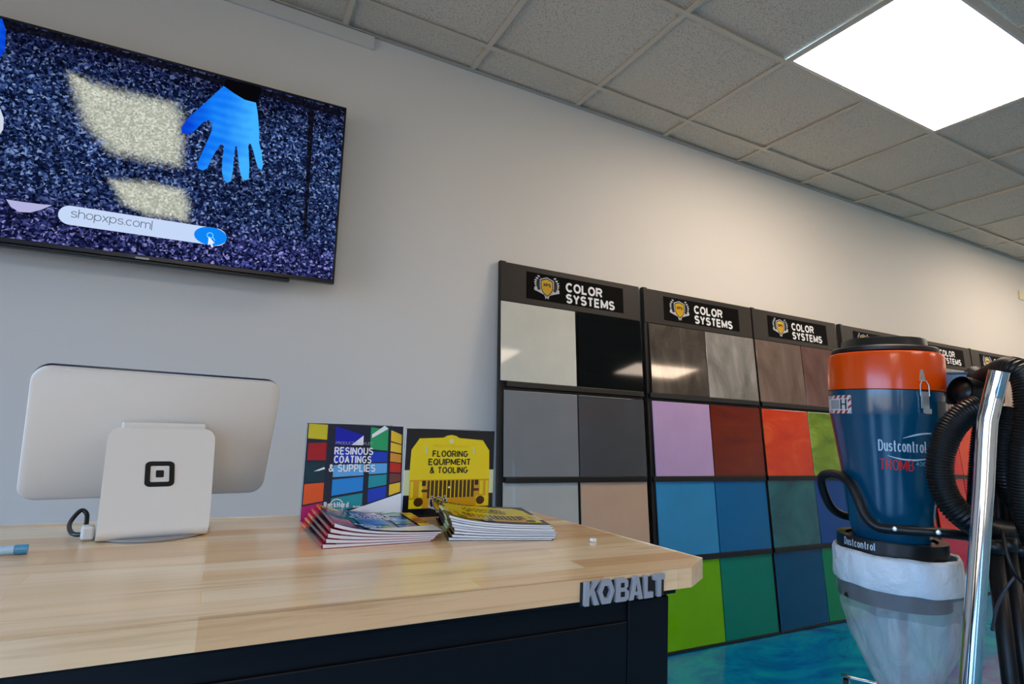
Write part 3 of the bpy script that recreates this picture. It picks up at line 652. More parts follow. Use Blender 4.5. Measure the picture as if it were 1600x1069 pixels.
# pen at the left edge
pa, pb = at_z(44, 857, BT+0.006), at_z(-60, 864, BT+0.006)
pen = thing('pen', 'pale blue plastic pen lying on the bench at the terminal', 'pen', (pa.x, pa.y, BT))
dirp = (pb-pa).normalized(); o0 = Vector((0, 0, 0.0055))
link('pen_barrel', TUBE([o0+dirp*0.012, o0+dirp*0.1], 0.005, 14), mat('pen_clear', S(170, 205, 226), 0.25), pen, False)
link('pen_plug', TUBE([o0, o0+dirp*0.0115], 0.0054, 14), mat('pen_blue', S(70, 150, 190), 0.3), pen)
link('pen_tip', TUBE([o0+dirp*0.1005, o0+dirp*0.112, o0+dirp*0.122], 0.005, 14, rfun=lambda i: (0.005, 0.0035, 0.0008)[i]), mat('pen_blue', S(40, 122, 168), 0.3), pen)
ch = thing('glint_piece', 'tiny white piece standing in for a glint near the bench corner', 'glint stand-in', (0.518, 0.722, BT))  # small white solid standing in for a light's reflection on the wood
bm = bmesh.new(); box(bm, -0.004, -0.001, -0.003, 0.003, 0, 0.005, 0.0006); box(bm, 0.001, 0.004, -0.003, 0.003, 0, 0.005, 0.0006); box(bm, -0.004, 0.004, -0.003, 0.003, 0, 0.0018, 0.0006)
link('glint_body', bm, mat('glint_white', S(240, 240, 240), 0.3), ch)

# ================================================================== BOOKLETS
def gloss(name, c): return mat('print_'+name, c, 0.22, coat=0.3, coat_rough=0.1)
P_ = {'olive': S(205, 190, 40), 'red': S(170, 22, 34), 'darkteal': S(8, 52, 66), 'orange': S(232, 88, 30), 'magenta': S(190, 14, 100), 'navy': S(26, 32, 54),
      'blue': S(14, 26, 170), 'sky': S(30, 140, 220), 'lightblue': S(96, 172, 228), 'teal': S(20, 150, 160), 'green': S(40, 160, 100), 'royal': S(16, 62, 190),
      'yellow': S(238, 196, 50), 'amber': S(226, 150, 52), 'rust': S(196, 42, 36), 'brown': S(116, 62, 56), 'white': S(238, 240, 244), 'ink': S(18, 18, 26), 'hood': S(236, 214, 12),
      'hood2': S(214, 160, 14), 'gold': S(206, 168, 30), 'grille': S(74, 40, 10), 'pale': S(214, 222, 170), 'grey': S(120, 124, 130), 'silver': S(196, 198, 200)}
Q = lambda x0, x1, ya0, yb0, ya1, yb1: [(x0, ya0), (x0, ya1), (x1, yb1), (x1, yb0)]
ART_A = [('navy', [[(0, 0), (0, 1), (1, 1), (1, 0)]]),
  ('olive', [Q(.012, .2, .84, .83, .995, .99)]), ('red', [Q(.02, .2, .615, .615, .79, .80)]), ('darkteal', [Q(.012, .2, .39, .40, .59, .595)]),
  ('orange', [Q(.012, .2, .165, .20, .37, .385)]), ('magenta', [Q(.0, .2, .0, .0, .145, .185)]),
  ('blue', [Q(.28, .575, .78, .78, .975, .89)]), ('royal', [Q(.28, .585, .585, .60, .755, .745), Q(.645, .835, .17, .225, .31, .345), Q(.645, .835, .60, .605, .715, .71)]),
  ('lightblue', [Q(.28, .59, .44, .46, .565, .58), Q(.645, .835, .47, .485, .585, .59)]), ('sky', [Q(.28, .59, .25, .30, .415, .445)]),
  ('teal', [Q(.28, .59, .07, .15, .225, .275), Q(.645, .835, .325, .36, .455, .47)]), ('green', [Q(.645, .835, .74, .725, .98, .96)]),
  ('yellow', [Q(.865, .985, .835, .80, .955, .905), Q(.865, .985, .72, .70, .82, .79), Q(.865, .985, .245, .285, .36, .385)]),
  ('amber', [Q(.865, .985, .61, .595, .705, .685)]), ('rust', [Q(.865, .985, .495, .49, .60, .585)]), ('brown', [Q(.865, .985, .375, .40, .48, .475)]),
  ('white', [[(.30, .0), (.34, .055), (1, .27), (1, 0)], [(.45, .78), (.57, .885), (.57, .78)], [(.66, .90), (.79, 1), (.835, .97), (.66, .86)], [(.09, .50), (.19, .545), (.2, .525), (.14, .505)]])]
TXT_A = [('silver', [('PRODUCT BOOKLET', .29, .785, .38, .028, .08)]),
         ('white', [('RESINOUS', .28, .675, .40, .080, .165), ('COATINGS', .28, .585, .385, .080, .165), ('& SUPPLIES', .235, .495, .475, .080, .165), ('RockHard', .21, .130, .245, .058, .2), ('RockHard', .50, .125, .10, .022, .2)]),
         ('silver', [('Resinous Solutions', .50, .085, .17, .018, .12)])]
ART_B = [('ink', [[(0, 0), (0, 1), (1, 1), (1, 0)]]), ('pale', [Q(.0, .06, .25, .25, .53, .53), Q(.94, 1, .25, .25, .53, .53)]),
  ('hood2', [[(.06, .1), (.06, .42), (.95, .42), (.95, .1)]]),
  ('hood', [[(.05, .42), (.06, .76), (.14, .89), (.40, .905), (.44, .93), (.49, .94), (.54, .93), (.58, .905), (.86, .885), (.94, .76), (.95, .42)], Q(.06, .2, .1, .1, .2, .2), Q(.8, .95, .1, .1, .22, .22), Q(.07, .10, .22, .22, .40, .40), Q(.16, .2, .22, .22, .40, .40), Q(.84, .88, .24, .24, .4, .4), Q(.91, .94, .22, .22, .4, .4)]),
  ('grille', [Q(.25, .77, .21, .21, .41, .41), Q(.19, .25, .28, .28, .31, .31), Q(.77, .83, .28, .28, .31, .31), circle(.05, 16, .16, .17), circle(.05, 16, .85, .17)]),
  ('hood', [Q(.275+.045*i, .285+.045*i, .21, .21, .41, .41) for i in range(11)]), ('ink', [Q(.19, .23, .35, .35, .41, .41), Q(.78, .82, .35, .35, .41, .41)]),
  ('pale', [circle(.025, 14, .49, .865), Q(.21, .225, .71, .71, .80, .80), Q(.745, .76, .71, .71, .80, .80), circle(.013, 12, .485, .33)])]
TXT_B = [('hood2', [('PRODUCT BOOKLET', .29, .795, .40, .024, .08)]),
         ('ink', [('FLOORING', .285, .68, .40, .075, .165), ('EQUIPMENT', .245, .585, .475, .075, .165), ('& TOOLING', .265, .49, .425, .075, .165)])]
def wreath(bm_by, u, v, w, h, d, fr):
    """laurel, shield and ribbon emblem: polygons by colour name"""
    sh = [(-.22, .30), (0, .40), (.22, .30), (.22, -.05), (.12, -.25), (0, -.36), (-.12, -.25), (-.22, -.05)]
    for key, polys, dd in (('silver', [[(x*1.22, y*1.16) for x, y in sh], [(-.48, -.16), (-.14, -.30), (-.14, -.16), (-.46, .0)], [(.48, -.16), (.14, -.30), (.14, -.16), (.46, .0)], [(-.10, -.30), (-.05, -.5), (0, -.42), (.05, -.5), (.10, -.30)]], 0),
                           ('ink', [[(x*1.08, y*1.06) for x, y in sh]], -0.0002), ('gold', [[(x*.94, y*.94) for x, y in sh]], -0.0003), ('hood2', [[(-.2, .02), (.2, .02), (.17, -.12), (-.17, -.12)]], -0.0006)):
        bm = bm_by.setdefault(key, bmesh.new())
        for P in polys: flatpoly(bm, [(u+x*w, v+y*h) for x, y in P], d+dd, fr)
    bm = bm_by['silver']
    for s in (-1, 1):
        flatpoly(bm_by.setdefault('ink', bmesh.new()), [(u+s*x*w, v+y*h) for x, y in ((.24, -.12), (.32, .30), (.38, .30), (.40, .05), (.34, -.14))], d-0.0001, fr)
        for k in range(7):
            a = R(200+k*22) if s < 0 else R(-20-k*22)
            cx, cy = s*0.36-0.0*s, 0
            cx = s*(0.30+0.12*math.sin(math.pi*k/6)); cy = -.14+.58*k/6
            flatpoly(bm, [(u+(cx+s*dx)*w, v+(cy+dy)*h) for dx, dy in ((-.05, 0), (.02, -.03), (.07, .05), (0, .06))], d, fr)
def cover_art(parent, art, txt, fr, emblem=None):
    d = 0.0; layers = {}; step = 0.00012; i = 0
    for key, polys in art:
        i += 1
        for P in polys:
            bm = bmesh.new()
            if fr.curved:
                # cut into slices along u so that the print follows a bent cover
                t = bmesh.new(); f = flatpoly(t, P, 0, lambda u, v, d: Vector((u, v, 0)))
                for k in range(1, 12):
                    bmesh.ops.bisect_plane(t, geom=t.verts[:]+t.edges[:]+t.faces[:], plane_co=(k/12, 0, 0), plane_no=(1, 0, 0))
                vs = {v: bm.verts.new(fr(v.co.x, v.co.y, -step*i)) for v in t.verts}
                for g in t.faces: bm.faces.new([vs[v] for v in g.verts])
                t.free()
            else: flatpoly(bm, P, -step*i, fr)
            link('printed_panel', bm, gloss(key, P_[key]), parent)
    for key, L in txt:
        for s, u, v, w, h, bo in L:
            bm = bmesh.new(); text(bm, s, u, v, w, h, -step*(i+2), fr, bo)
            link('cover_lettering', bm, gloss(key, P_[key]), parent)
    if emblem:
        B = {}; emblem(B, -step*(i+1), fr)
        for key, bm in B.items(): link('cover_emblem', bm, gloss(key, P_[key]), parent)
def emb_b(B, d, fr): wreath(B, .37, .14, .22, .2, d, fr)
def emb_a(B, d, fr):
    bm = B.setdefault('white', bmesh.new()); ring(bm, circle(.075, 28, .335, .145, .07), circle(.066, 28, .335, .145, .061), d, d-0.0001, fr)
    flatpoly(bm, [(.285, .075), (.385, .075), (.375, .115), (.295, .115)], d, fr)

def standing(name, label, loc, rotz, tilt, w, h, art, txt, emb, open_ang):
    t = thing(name, label, 'booklet', loc, (0, 0, rotz), group='square product booklets')
    ct, st = math.cos(tilt), math.sin(tilt)
    def fr(u, v, d): return Vector((u*w, v*h*st+d*ct, v*h*ct-d*st))
    fr.curved = False
    bm = bmesh.new(); prism(bm, [(0, 0), (1, 0), (1, 1), (0, 1)], 0.0, 0.0006, fr)
    cv = link('front_cover', bm, gloss('white', P_['white']), t)
    cover_art(cv, art, txt, fr, emb)
    # pages and back cover fold back from the spine at the left and prop the booklet up
    ca, sa = math.cos(open_ang), math.sin(open_ang)
    def fp(u, v, d):
        p = Vector((u*w*ca-d*sa, u*w*sa+d*ca, 0)); return Vector((p.x, p.y+v*h*st+0.0008, v*h*ct))
    bm = bmesh.new(); prism(bm, [(0.002, 0.004), (0.985, 0.004), (0.985, 0.996), (0.002, 0.996)], 0.0, 0.0022, fp); link('pages', bm, paper_m, t)
    bm = bmesh.new(); prism(bm, [(0, 0), (1, 0), (1, 1), (0, 1)], 0.0024, 0.003, fp); link('back_cover', bm, gloss('navy', P_['navy']), t)
    return t
standing('booklet', 'booklet with blue and rainbow sample panels standing upright, lettered RESINOUS COATINGS', (0.127, 0.964, BT+0.0005), R(-1.5), R(8.7), 0.161, 0.156, ART_A, TXT_A, emb_a, R(17))
standing('booklet', 'booklet with a yellow machine hood standing upright, lettered FLOORING EQUIPMENT', (0.290, 0.959, BT+0.0005), R(5.0), R(2.1), 0.178, 0.152, ART_B, TXT_B, emb_b, R(15))

def stack(n, org, rotz, w, h, tl, trr, art, txt, emb, labels, group, spine, jit):
    z0 = [0.0]; rr = random.Random(n)
    for i in range(n):
        ox, oy, da = jit(i, rr)
        t = thing('booklet', labels[i], 'booklet', (org[0]+ox, org[1]+oy, BT+0.0004), (0, 0, rotz+da), group=group)
        base_l, base_r = i*tl, i*trr
        prof = lambda u: 0.36*(1-math.exp(-u*9)) + 0.64*(1-(1-min(1, u))**1.0)
        def thick(u, k):   # height of the k-th booklet's underside at u
            return k*(tl+(trr-tl)*(1-math.exp(-3.2*u)))
        def solid(nm, mtl, u0, u1, v0, v1, f0, f1):
            bm = bmesh.new(); A = []
            for k in range(15):
                u = u0+(u1-u0)*k/14; za = thick(u, i); hb = thick(u, i+1)-za
                A.append([bm.verts.new((u*w, v*h, za+hb*f)) for v, f in ((v0, f0), (v1, f0), (v1, f1), (v0, f1))])
            for P, Qr in zip(A, A[1:]):
                for m_ in range(4): bm.faces.new((P[m_], P[(m_+1) % 4], Qr[(m_+1) % 4], Qr[m_]))
            bm.faces.new(A[0][::-1]); bm.faces.new(A[-1]); return link(nm, bm, mtl, t)
        solid('back_cover', gloss(spine, P_[spine]), 0, 1, 0, 1, 0.0, 0.07)
        solid('pages', paper_m, 0.006, 0.988, 0.003, 0.997, 0.10, 0.72)
        cv = solid('front_cover', gloss('white', P_['white']), 0, 1, 0, 1, 0.76, 0.86)
        bm = bmesh.new()     # spine fold
        za, zb = thick(0, i), thick(0, i+1)
        pts = [(-0.0012*math.sin(math.pi*k/6), za+(zb-za)*(0.02+0.86*k/6)) for k in range(7)]
        segs = [(0, .18, 'red'), (.18, .42, 'brown'), (.42, .74, 'ink'), (.74, 1, 'orange')] if spine == 'magenta' else [(0, .3, 'ink'), (.3, .55, 'pale'), (.55, 1, 'ink')]
        sf = None
        for va, vb_, key in segs:
            bm = bmesh.new()
            for (xa, z1), (xb, z2) in zip(pts, pts[1:]):
                bm.faces.new([bm.verts.new(v) for v in ((xa, va*h, z1), (xb, va*h, z2), (xb, vb_*h, z2), (xa, vb_*h, z1))])
            o = link('spine_fold' if sf is None else 'printed_band', bm, gloss(key, P_[key]), t if sf is None else sf); sf = sf or o
        if i == n-1:
            def fr(u, v, d):
                za = thick(u, i); hb = thick(u, i+1)-za
                return Vector((u*w, v*h, za+hb*0.86-d+0.0001))
            fr.curved = True
            cover_art(cv, art, txt, fr, emb)
        else:
            def fr2(u, v, d):
                za = thick(u, i); hb = thick(u, i+1)-za
                return Vector((u*w, v*h, za+hb*0.86-d))
            for va, vb_, key in segs:
                bm = bmesh.new(); flatpoly(bm, [(0, va), (0, vb_), (.12, vb_), (.12, va)], -0.0001, fr2)
                link('printed_band', bm, gloss(key, P_[key]), cv)
ordn = ['bottom', 'second', 'third', 'fourth', 'fifth', 'sixth', 'seventh', 'eighth']
la = ['%s booklet %s the fanned pile of colourful booklets' % (('lowest' if i == 0 else ordn[i]), 'of' if i == 0 else 'up in') for i in range(4)] + ['colourful booklet lying on top of the fanned pile of five']
stack(5, (0.1425, 0.777), R(0.8), 0.152, 0.160, 0.0062, 0.0024, ART_A, TXT_A, emb_a, la, 'colourful booklets in the fanned pile', 'magenta',
      lambda i, rr: ((-0.004, 0.0, 0.002, 0.005, 0.010)[i]-0.006, i*0.002, R(2.0-0.8*i)))
lb = ['%s yellow booklet %s the neat pile beside the colourful one' % (('lowest' if i == 0 else ordn[i]), 'of' if i == 0 else 'up in') for i in range(7)] + ['yellow booklet lying on top of the neat pile of eight']
stack(8, (0.309, 0.781), R(-12.5), 0.158, 0.160, 0.0046, 0.0026, ART_B, TXT_B, emb_b, lb, 'yellow booklets in the neat pile', 'ink',
      lambda i, rr: (rr.uniform(-.002, .002)+(0.006-abs(i-3)*0.002), rr.uniform(-.0015, .0015), R(rr.uniform(-1.2, 1.2))))

# ================================================================== COLOUR SAMPLE BOARDS
LEAN = math.atan(0.0897714907); BH = 1.846
def metal_tile(name, a, b_, c, sc): return swirl_mat(name, a, b_, c, sc, 0.07, 0.3, 0.5, 0.3, (1.6, 1, 0.8))
t_grey = metal_tile('grey_marble_resin', S(70, 62, 54), S(98, 88, 78), S(128, 118, 106), 4.0)
t_silver = metal_tile('silver_marble_resin', S(120, 116, 110), S(168, 162, 154), S(206, 202, 196), 3.2)
t_bronze = metal_tile('bronze_marble_resin', S(112, 90, 80), S(140, 118, 106), S(158, 138, 124), 3.0)
t_rose = metal_tile('rose_marble_resin', S(106, 74, 66), S(132, 98, 90), S(150, 118, 110), 3.0)
t_olive = swirl_mat('green_stained_resin', S(78, 112, 8), S(116, 148, 24), S(150, 172, 60), 3.2, 0.12, 0.0, 0.6, 0.5, (1, 1, 2.2))
t_orange = swirl_mat('orange_stained_resin', S(196, 44, 6), S(214, 62, 10), S(226, 92, 30), 3.0, 0.12, 0.0, 0.6, 0.5, (1, 1, 2.2))
t_brown = swirl_mat('red_brown_stained_resin', S(92, 20, 3), S(112, 30, 6), S(122, 42, 14), 3.0, 0.12, 0.0, 0.6, 0.5, (.6, 1, 2.6))
t_tealm = swirl_mat('teal_stained_resin', S(0, 70, 86), S(10, 96, 104), S(48, 112, 108), 3.0, 0.12, 0.1, 0.8, 0.5, (1, 1, 1.4))
C = lambda *a: tile_mat(S(*a))
BOARDS = [  # x0, x1, seam of columns, left inset, tiles by row from the top, label
  (1.112, 1.950, 1.5365, .002, [(C(216, 214, 198), C(9, 9, 9)), (C(128, 130, 131), C(76, 77, 78)), (C(172, 174, 168), C(190, 160, 134)), (C(150, 120, 90), C(120, 100, 84))], 'sample board of grey, black and beige tiles, nearest the television'),
  (1.982, 2.822, 2.4170, .024, [(t_grey, t_silver), (C(188, 158, 196), t_brown), (C(48, 136, 184), C(6, 98, 152)), (C(106, 172, 0), C(0, 118, 98))], 'sample board with a lilac tile and a lime green tile'),
  (2.834, 3.650, 3.2560, .008, [(t_bronze, t_rose), (t_orange, t_olive), (t_tealm, C(0, 66, 138)), (C(0, 70, 108), C(0, 118, 76))], 'sample board with an orange tile, left of the orange vacuum'),
  (3.704, 4.524, 4.1140, .008, [(t_bronze, t_grey), (C(190, 30, 30), t_orange), (C(160, 16, 60), C(190, 40, 24)), (C(20, 90, 120), C(0, 110, 90))], 'sample board half hidden directly behind the orange vacuum lid'),
  (4.560, 5.392, 4.9760, .008, [(t_rose, t_silver), (C(214, 44, 40), C(220, 62, 24)), (C(206, 40, 34), C(190, 22, 22)), (C(176, 10, 60), C(30, 120, 130))], 'sample board right of the vacuum, seen past the hose loop'),
  (5.406, 6.236, 5.8210, .008, [(t_silver, t_bronze), (t_olive, C(20, 60, 140)), (C(150, 20, 20), C(0, 90, 110)), (C(30, 120, 130), C(40, 40, 44))], 'sample board above the steel wand, second from the far end'),
  (6.250, 7.080, 6.6650, .008, [(t_grey, t_silver), (C(120, 60, 140), C(200, 150, 40)), (C(40, 100, 60), C(20, 40, 100)), (C(90, 90, 90), C(30, 30, 30))], 'sample board at the far end of the row')]
ROWS = [(1.268, 1.648), (0.838, 1.226), (0.443, 0.814), (0.012, 0.418)]
txt_white = mat('sign_white', S(236, 236, 236), 0.4); sign_black = mat('sign_black', S(3, 3, 3), 0.7, spec=0.08)
for x0, x1, seam, inset, tiles, lab in BOARDS:
    W = x1-x0
    t = thing('sample_board', lab, 'display board', (x0, 2.1965, 0.003), (-LEAN, 0, 0), group='leaning colour sample boards')
    bm = bmesh.new(); box(bm, 0, W, 0.006, 0.030, 0, BH, 0.002); box(bm, 0, 0.03, 0.0058, 0.0302, BH-0.004, BH+0.006, 0.001)
    link('backing_board', bm, black_board, t)
    link('header_panel', BOX(0.001, W-0.001, 0.0005, 0.0058, 1.652, BH-0.001, bev=0.001), black_board, t)
    for ri, ((v0, v1), pair) in enumerate(zip(ROWS, tiles)):
        ins = inset if inset > .01 else (0.002 if ri == 0 else 0.022 if x0 < 1.2 else inset)
        gap = 0.008 if x0 < 1.2 and ri != 1 else 0.0035
        for ci, m in enumerate(pair):
            a = ins if ci == 0 else seam-x0+gap; e = seam-x0-gap if ci == 0 else W-0.004
            o = link('sample_tile', BOX(-(e-a)/2, (e-a)/2, 0, 0.006, 0, v1-v0, bev=0.0012), m, t)
            o.location = ((a+e)/2, -0.009, v0); o.rotation_euler = (R(-0.85), 0, R(random.uniform(-.15, .15)))
        if ri < 3: link('ledge', BOX(0.006 if x0 > 1.2 else 0.03, W-0.006, -0.013, 0.0055, v0-0.027, v0-0.0015, bev=0.0015), trim_black, t)
        else: link('ledge', BOX(0.0, W, -0.012, 0.0055, 0.0, v0-0.001, bev=0.001), trim_black, t)
    k = W/0.838
    sg = link('sign_plate', BOX(0.140*k, 0.727*k, -0.002, 0.0003, 1.681, 1.817, bev=0.0006), sign_black, t)
    bm = bmesh.new(); text(bm, 'COLOR', 0.364*k, 1.745, 0.227*k, 0.050, -0.0025, bold=.22); text(bm, 'SYSTEMS', 0.364*k, 1.686, 0.304*k, 0.050, -0.0025, bold=.22)
    link('sign_lettering', bm, txt_white, sg)
    B = {}; wreath(B, 0.2535*k, 1.748, 0.152*k, 0.118, -0.0025, lambda u, v, d: Vector((u, d, v)))
    bm = B.setdefault('ink', bmesh.new()); text(bm, 'XPS', (0.2535-.022)*k, 1.753, 0.044*k, 0.018, -0.0036, bold=.22)
    for key, bm in B.items(): link('sign_emblem', bm, gloss(key, P_[key]), sg)

# ================================================================== INDUSTRIAL VACUUM
VX, VY = 2.352, 1.325; VD = math.hypot(VX, VY); VA = math.atan2(-VX/VD, VY/VD)
nv = Vector((VX/VD, VY/VD, 0)); lv = Vector((nv.y, -nv.x, 0))
def vl(px, py, D):
    """pixel at distance D along the camera-to-vacuum line, in the vacuum's own coordinates"""
    d = ray(px, py); X = d*(D/d.dot(nv)); return Vector((X.dot(lv), D-VD, X.z+CAM_Z))
vac = thing('industrial_vacuum', 'tall industrial vacuum with orange top ring and blue drum', 'vacuum cleaner', (VX, VY, 0), (0, 0, VA))
blue = mat('vacuum_blue', S(0, 74, 106), 0.24, coat=0.4, coat_rough=0.08)
orange = mat('vacuum_orange', S(236, 80, 0), 0.22, coat=0.15, coat_rough=0.08)
zc = lambda z: z+CAM_Z
autosmooth(link('top_ring', LATHE([(0.188, zc(.172)), (0.1985, zc(.174)), (0.199, zc(.30)), (0.196, zc(.314)), (0.188, zc(.319)), (0.17, zc(.320))], 72), orange, vac))
autosmooth(link('lid', LATHE([(0.178, zc(.3205)), (0.183, zc(.325)), (0.183, zc(.337)), (0.178, zc(.343)), (0.150, zc(.345)), (0.1475, zc(.350)), (0.1455, zc(.374)), (0.142, zc(.379)), (0.12, zc(.381)), (0.05, zc(.380))], 72), mat('lid_black', S(17, 17, 18), 0.42), vac))
VPROF = [(0.10, -.392), (0.128, -.388), (0.132, -.36), (0.137, -.338), (0.150, -.235), (0.161, -.131), (0.180, -.008), (0.1895, .052), (0.1935, .074), (0.195, .080), (0.1965, .160), (0.1965, .171)]
autosmooth(link('drum', LATHE([(r, zc(z)) for r, z in VPROF], 72), blue, vac), 60)
def vr(z):
    z -= CAM_Z
    for (ra, za), (rb, zb) in zip(VPROF, VPROF[1:]):
        if za <= z <= zb and zb > za: return ra+(rb-ra)*(z-za)/(zb-za)
    return 0.197
def fcyl(off):
    def f(u, v, d):          # u = sideways arc position as seen from the front, v = height
        r = vr(v)+off+d; s = max(-0.999, min(0.999, u/r)); a = math.asin(s)
        return Vector((r*math.sin(a), -r*math.cos(a), v))
    return f
fc = fcyl(0.0012)
light_blue = mat('brand_print_pale', S(206, 224, 236), 0.4); red_print = mat('brand_print_red', S(222, 40, 44), 0.4)
bm = bmesh.new(); text(bm, 'Dustcontrol', -0.027, zc(-.056), 0.146, 0.042, 0, fc, .105, gap=0.05)
arc1 = [(0.05+0.09*k/10, zc(-.006+0.022*math.sin(math.pi*0.5*k/10))) for k in range(11)]
arc2 = [(0.0+0.13*k/12, zc(-.066-0.018*math.sin(math.pi*(0.1+0.75*k/12)))) for k in range(13)]
for arc in (arc1, arc2):
    for (ua, va), (ub, vb_), k in zip(arc, arc[1:], range(20)):
        h1 = 0.0006+0.0028*math.sin(math.pi*k/len(arc)); h2 = 0.0006+0.0028*math.sin(math.pi*(k+1)/len(arc))
        bm.faces.new([bm.verts.new(fc(u, v, 0)) for u, v in ((ua, va-h1), (ub, vb_-h2), (ub, vb_+h2), (ua, va+h1))])
link('brand_lettering', bm, light_blue, vac)
bm = bmesh.new(); text(bm, 'TROMB', -0.025, zc(-.124), 0.105, 0.040, 0, fc, .10); link('model_lettering', bm, red_print, vac)
bm = bmesh.new(); text(bm, '400', 0.086, zc(-.104), 0.032, 0.016, 0, fc, .16); link('model_lettering', bm, mat('print_cyan', S(110, 170, 190), 0.4), vac)
# hazard sticker with striped border
def cyl_patch(u0, u1, v0, v1, off, n=12):
    bm = bmesh.new(); f = fcyl(off); c = []
    for k in range(n+1):
        u = u0+(u1-u0)*k/n; c.append((bm.verts.new(f(u, v0, 0)), bm.verts.new(f(u, v1, 0))))
    for a, b in zip(c, c[1:]): bm.faces.new((a[0], b[0], b[1], a[1]))
    return bm
su0, su1, sv0, sv1 = -0.1945, -0.109, zc(.079), zc(.150)
stick = link('warning_sticker', cyl_patch(su0, su1, sv0, sv1, 0.0010, 20), mat('sticker_white', S(225, 225, 222), 0.4), vac)
bm = bmesh.new(); f2 = fcyl(0.0016)
for k in range(5):
    ua = su0+0.004+k*0.0185
    for va, vb_ in ((sv0, sv0+.012), (sv1-.012, sv1)):
        u1_, u2_ = ua, min(ua+0.009, su1-0.006)
        if u2_ > u1_: bm.faces.new([bm.verts.new(f2(u, v, 0)) for u, v in ((u1_, va), (u2_, va), (u2_+0.006, vb_), (u1_+0.006, vb_))])
for k in range(2): bm.faces.new([bm.verts.new(f2(u, v, 0)) for u, v in ((su1-.012, sv0+.016+k*.026), (su1-.0005, sv0+.026+k*.026), (su1-.0005, sv0+.036+k*.026), (su1-.012, sv0+.026+k*.026))])
link('sticker_stripes', bm, mat('sticker_red', S(176, 22, 34), 0.4), stick)
link('sticker_block', cyl_patch(-0.183, -0.152, sv0+.018, sv1-.018, 0.0016), mat('sticker_grey', S(168, 170, 172), 0.5), stick)
bm = bmesh.new(); text(bm, 'H', -0.148, sv0+.016, 0.022, 0.040, 0, f2, .13); link('sticker_letter', bm, mat('sticker_ink', S(30, 32, 44), 0.5), stick)
link('rating_plate', cyl_patch(0.160, 0.190, zc(.075), zc(.135), 0.0012), mat('plate_grey', S(96, 100, 104), 0.4, 0.3), vac)
# toggle latch
lu = 0.115; la_ = math.asin(lu/0.198)
fl = lambda u, v, d: Vector((0.1975*math.sin(la_)+math.cos(la_)*u+math.sin(la_)*d, -0.1975*math.cos(la_)+math.sin(la_)*u-math.cos(la_)*d, v))
bm = bmesh.new(); prism(bm, [(-.010, zc(.205)), (.012, zc(.205)), (.006, zc(.243)), (.003, zc(.248)), (-.002, zc(.248)), (-.006, zc(.243))], 0.001, 0.0035, fl)
lt = link('latch', bm, steel, vac)
bm = bmesh.new(); prism(bm, rrect(.026, .062, .003, 3, .004, zc(.135)), 0.003, 0.010, fl); prism(bm, rrect(.024, .018, .003, 3, .006, zc(.095)), 0.008, 0.018, fl)
link('latch_lever', bm, steel, lt)
bm = bmesh.new(); tube(bm, [fl(-.013, zc(.150), .008), fl(-.013, zc(.190), .009), fl(-.006, zc(.206), .008), fl(.010, zc(.206), .008), fl(.018, zc(.190), .009), fl(.020, zc(.150), .008)], 0.0018, 8)
link('latch_wire', bm, steel, lt)
# outlet collar and clamp band above the bag
autosmooth(link('outlet_collar', LATHE([(0.135, zc(-.615)), (0.182, zc(-.615)), (0.182, zc(-.59)), (0.176, zc(-.43)), (0.150, zc(-.395)), (0.12, zc(-.392))], 56), mat('collar_black', S(20, 20, 24), 0.4), vac))
tilt_b = Matrix.Rotation(R(0.0), 4, 'Y')
autosmooth(link('clamp_band', LATHE([(0.150, zc(-.436)), (0.1815, zc(-.436)), (0.1815, zc(-.385)), (0.150, zc(-.385))], 64, False, False), mat('band_black', S(12, 12, 13), 0.35), vac))
bandf = lambda u, v, d: Vector((0.1825*math.sin(u/0.1825), -0.1825*math.cos(u/0.1825), v))
bm = bmesh.new(); text(bm, 'Dustcontrol', -0.175, zc(-.420), 0.125, 0.028, 0, bandf, .13); link('band_lettering', bm, light_blue, vac)
# tubular rail with a handle loop
rail = [(vl(1540, 842, 2.60)), vl(1499, 836, 2.54), vl(1460, 832, 2.51), vl(1395, 827, 2.50), vl(1368, 822, 2.505), vl(1350, 803, 2.52), vl(1338, 775, 2.54), vl(1327, 754, 2.56), vl(1312, 743, 2.60), vl(1296, 740, 2.66), vl(1285, 744, 2.70), vl(1284, 756, 2.72), vl(1290, 776, 2.74), vl(1300, 794, 2.76), vl(1314, 804, 2.78), vl(1330, 808, 2.80)]
link('handle_rail', TUBE(resample(spline(rail, 8), 0.008), 0.0165, 16), mat('rail_black', S(16, 16, 17), 0.38), vac, True)
for px, py in ((1398, 826.5), (1466, 832)):
    p = vl(px, py, 2.478); bm = bmesh.new(); t_ = bmesh.new()
    lathe(t_, [(0.0085, 0), (0.0085, 0.004), (0.006, 0.007), (0.002, 0.0075)], 18); merge(bm, t_, Matrix.Translation(p) @ Matrix.Rotation(R(90), 4, 'X'))
    link('bolt', bm, steel, vac)
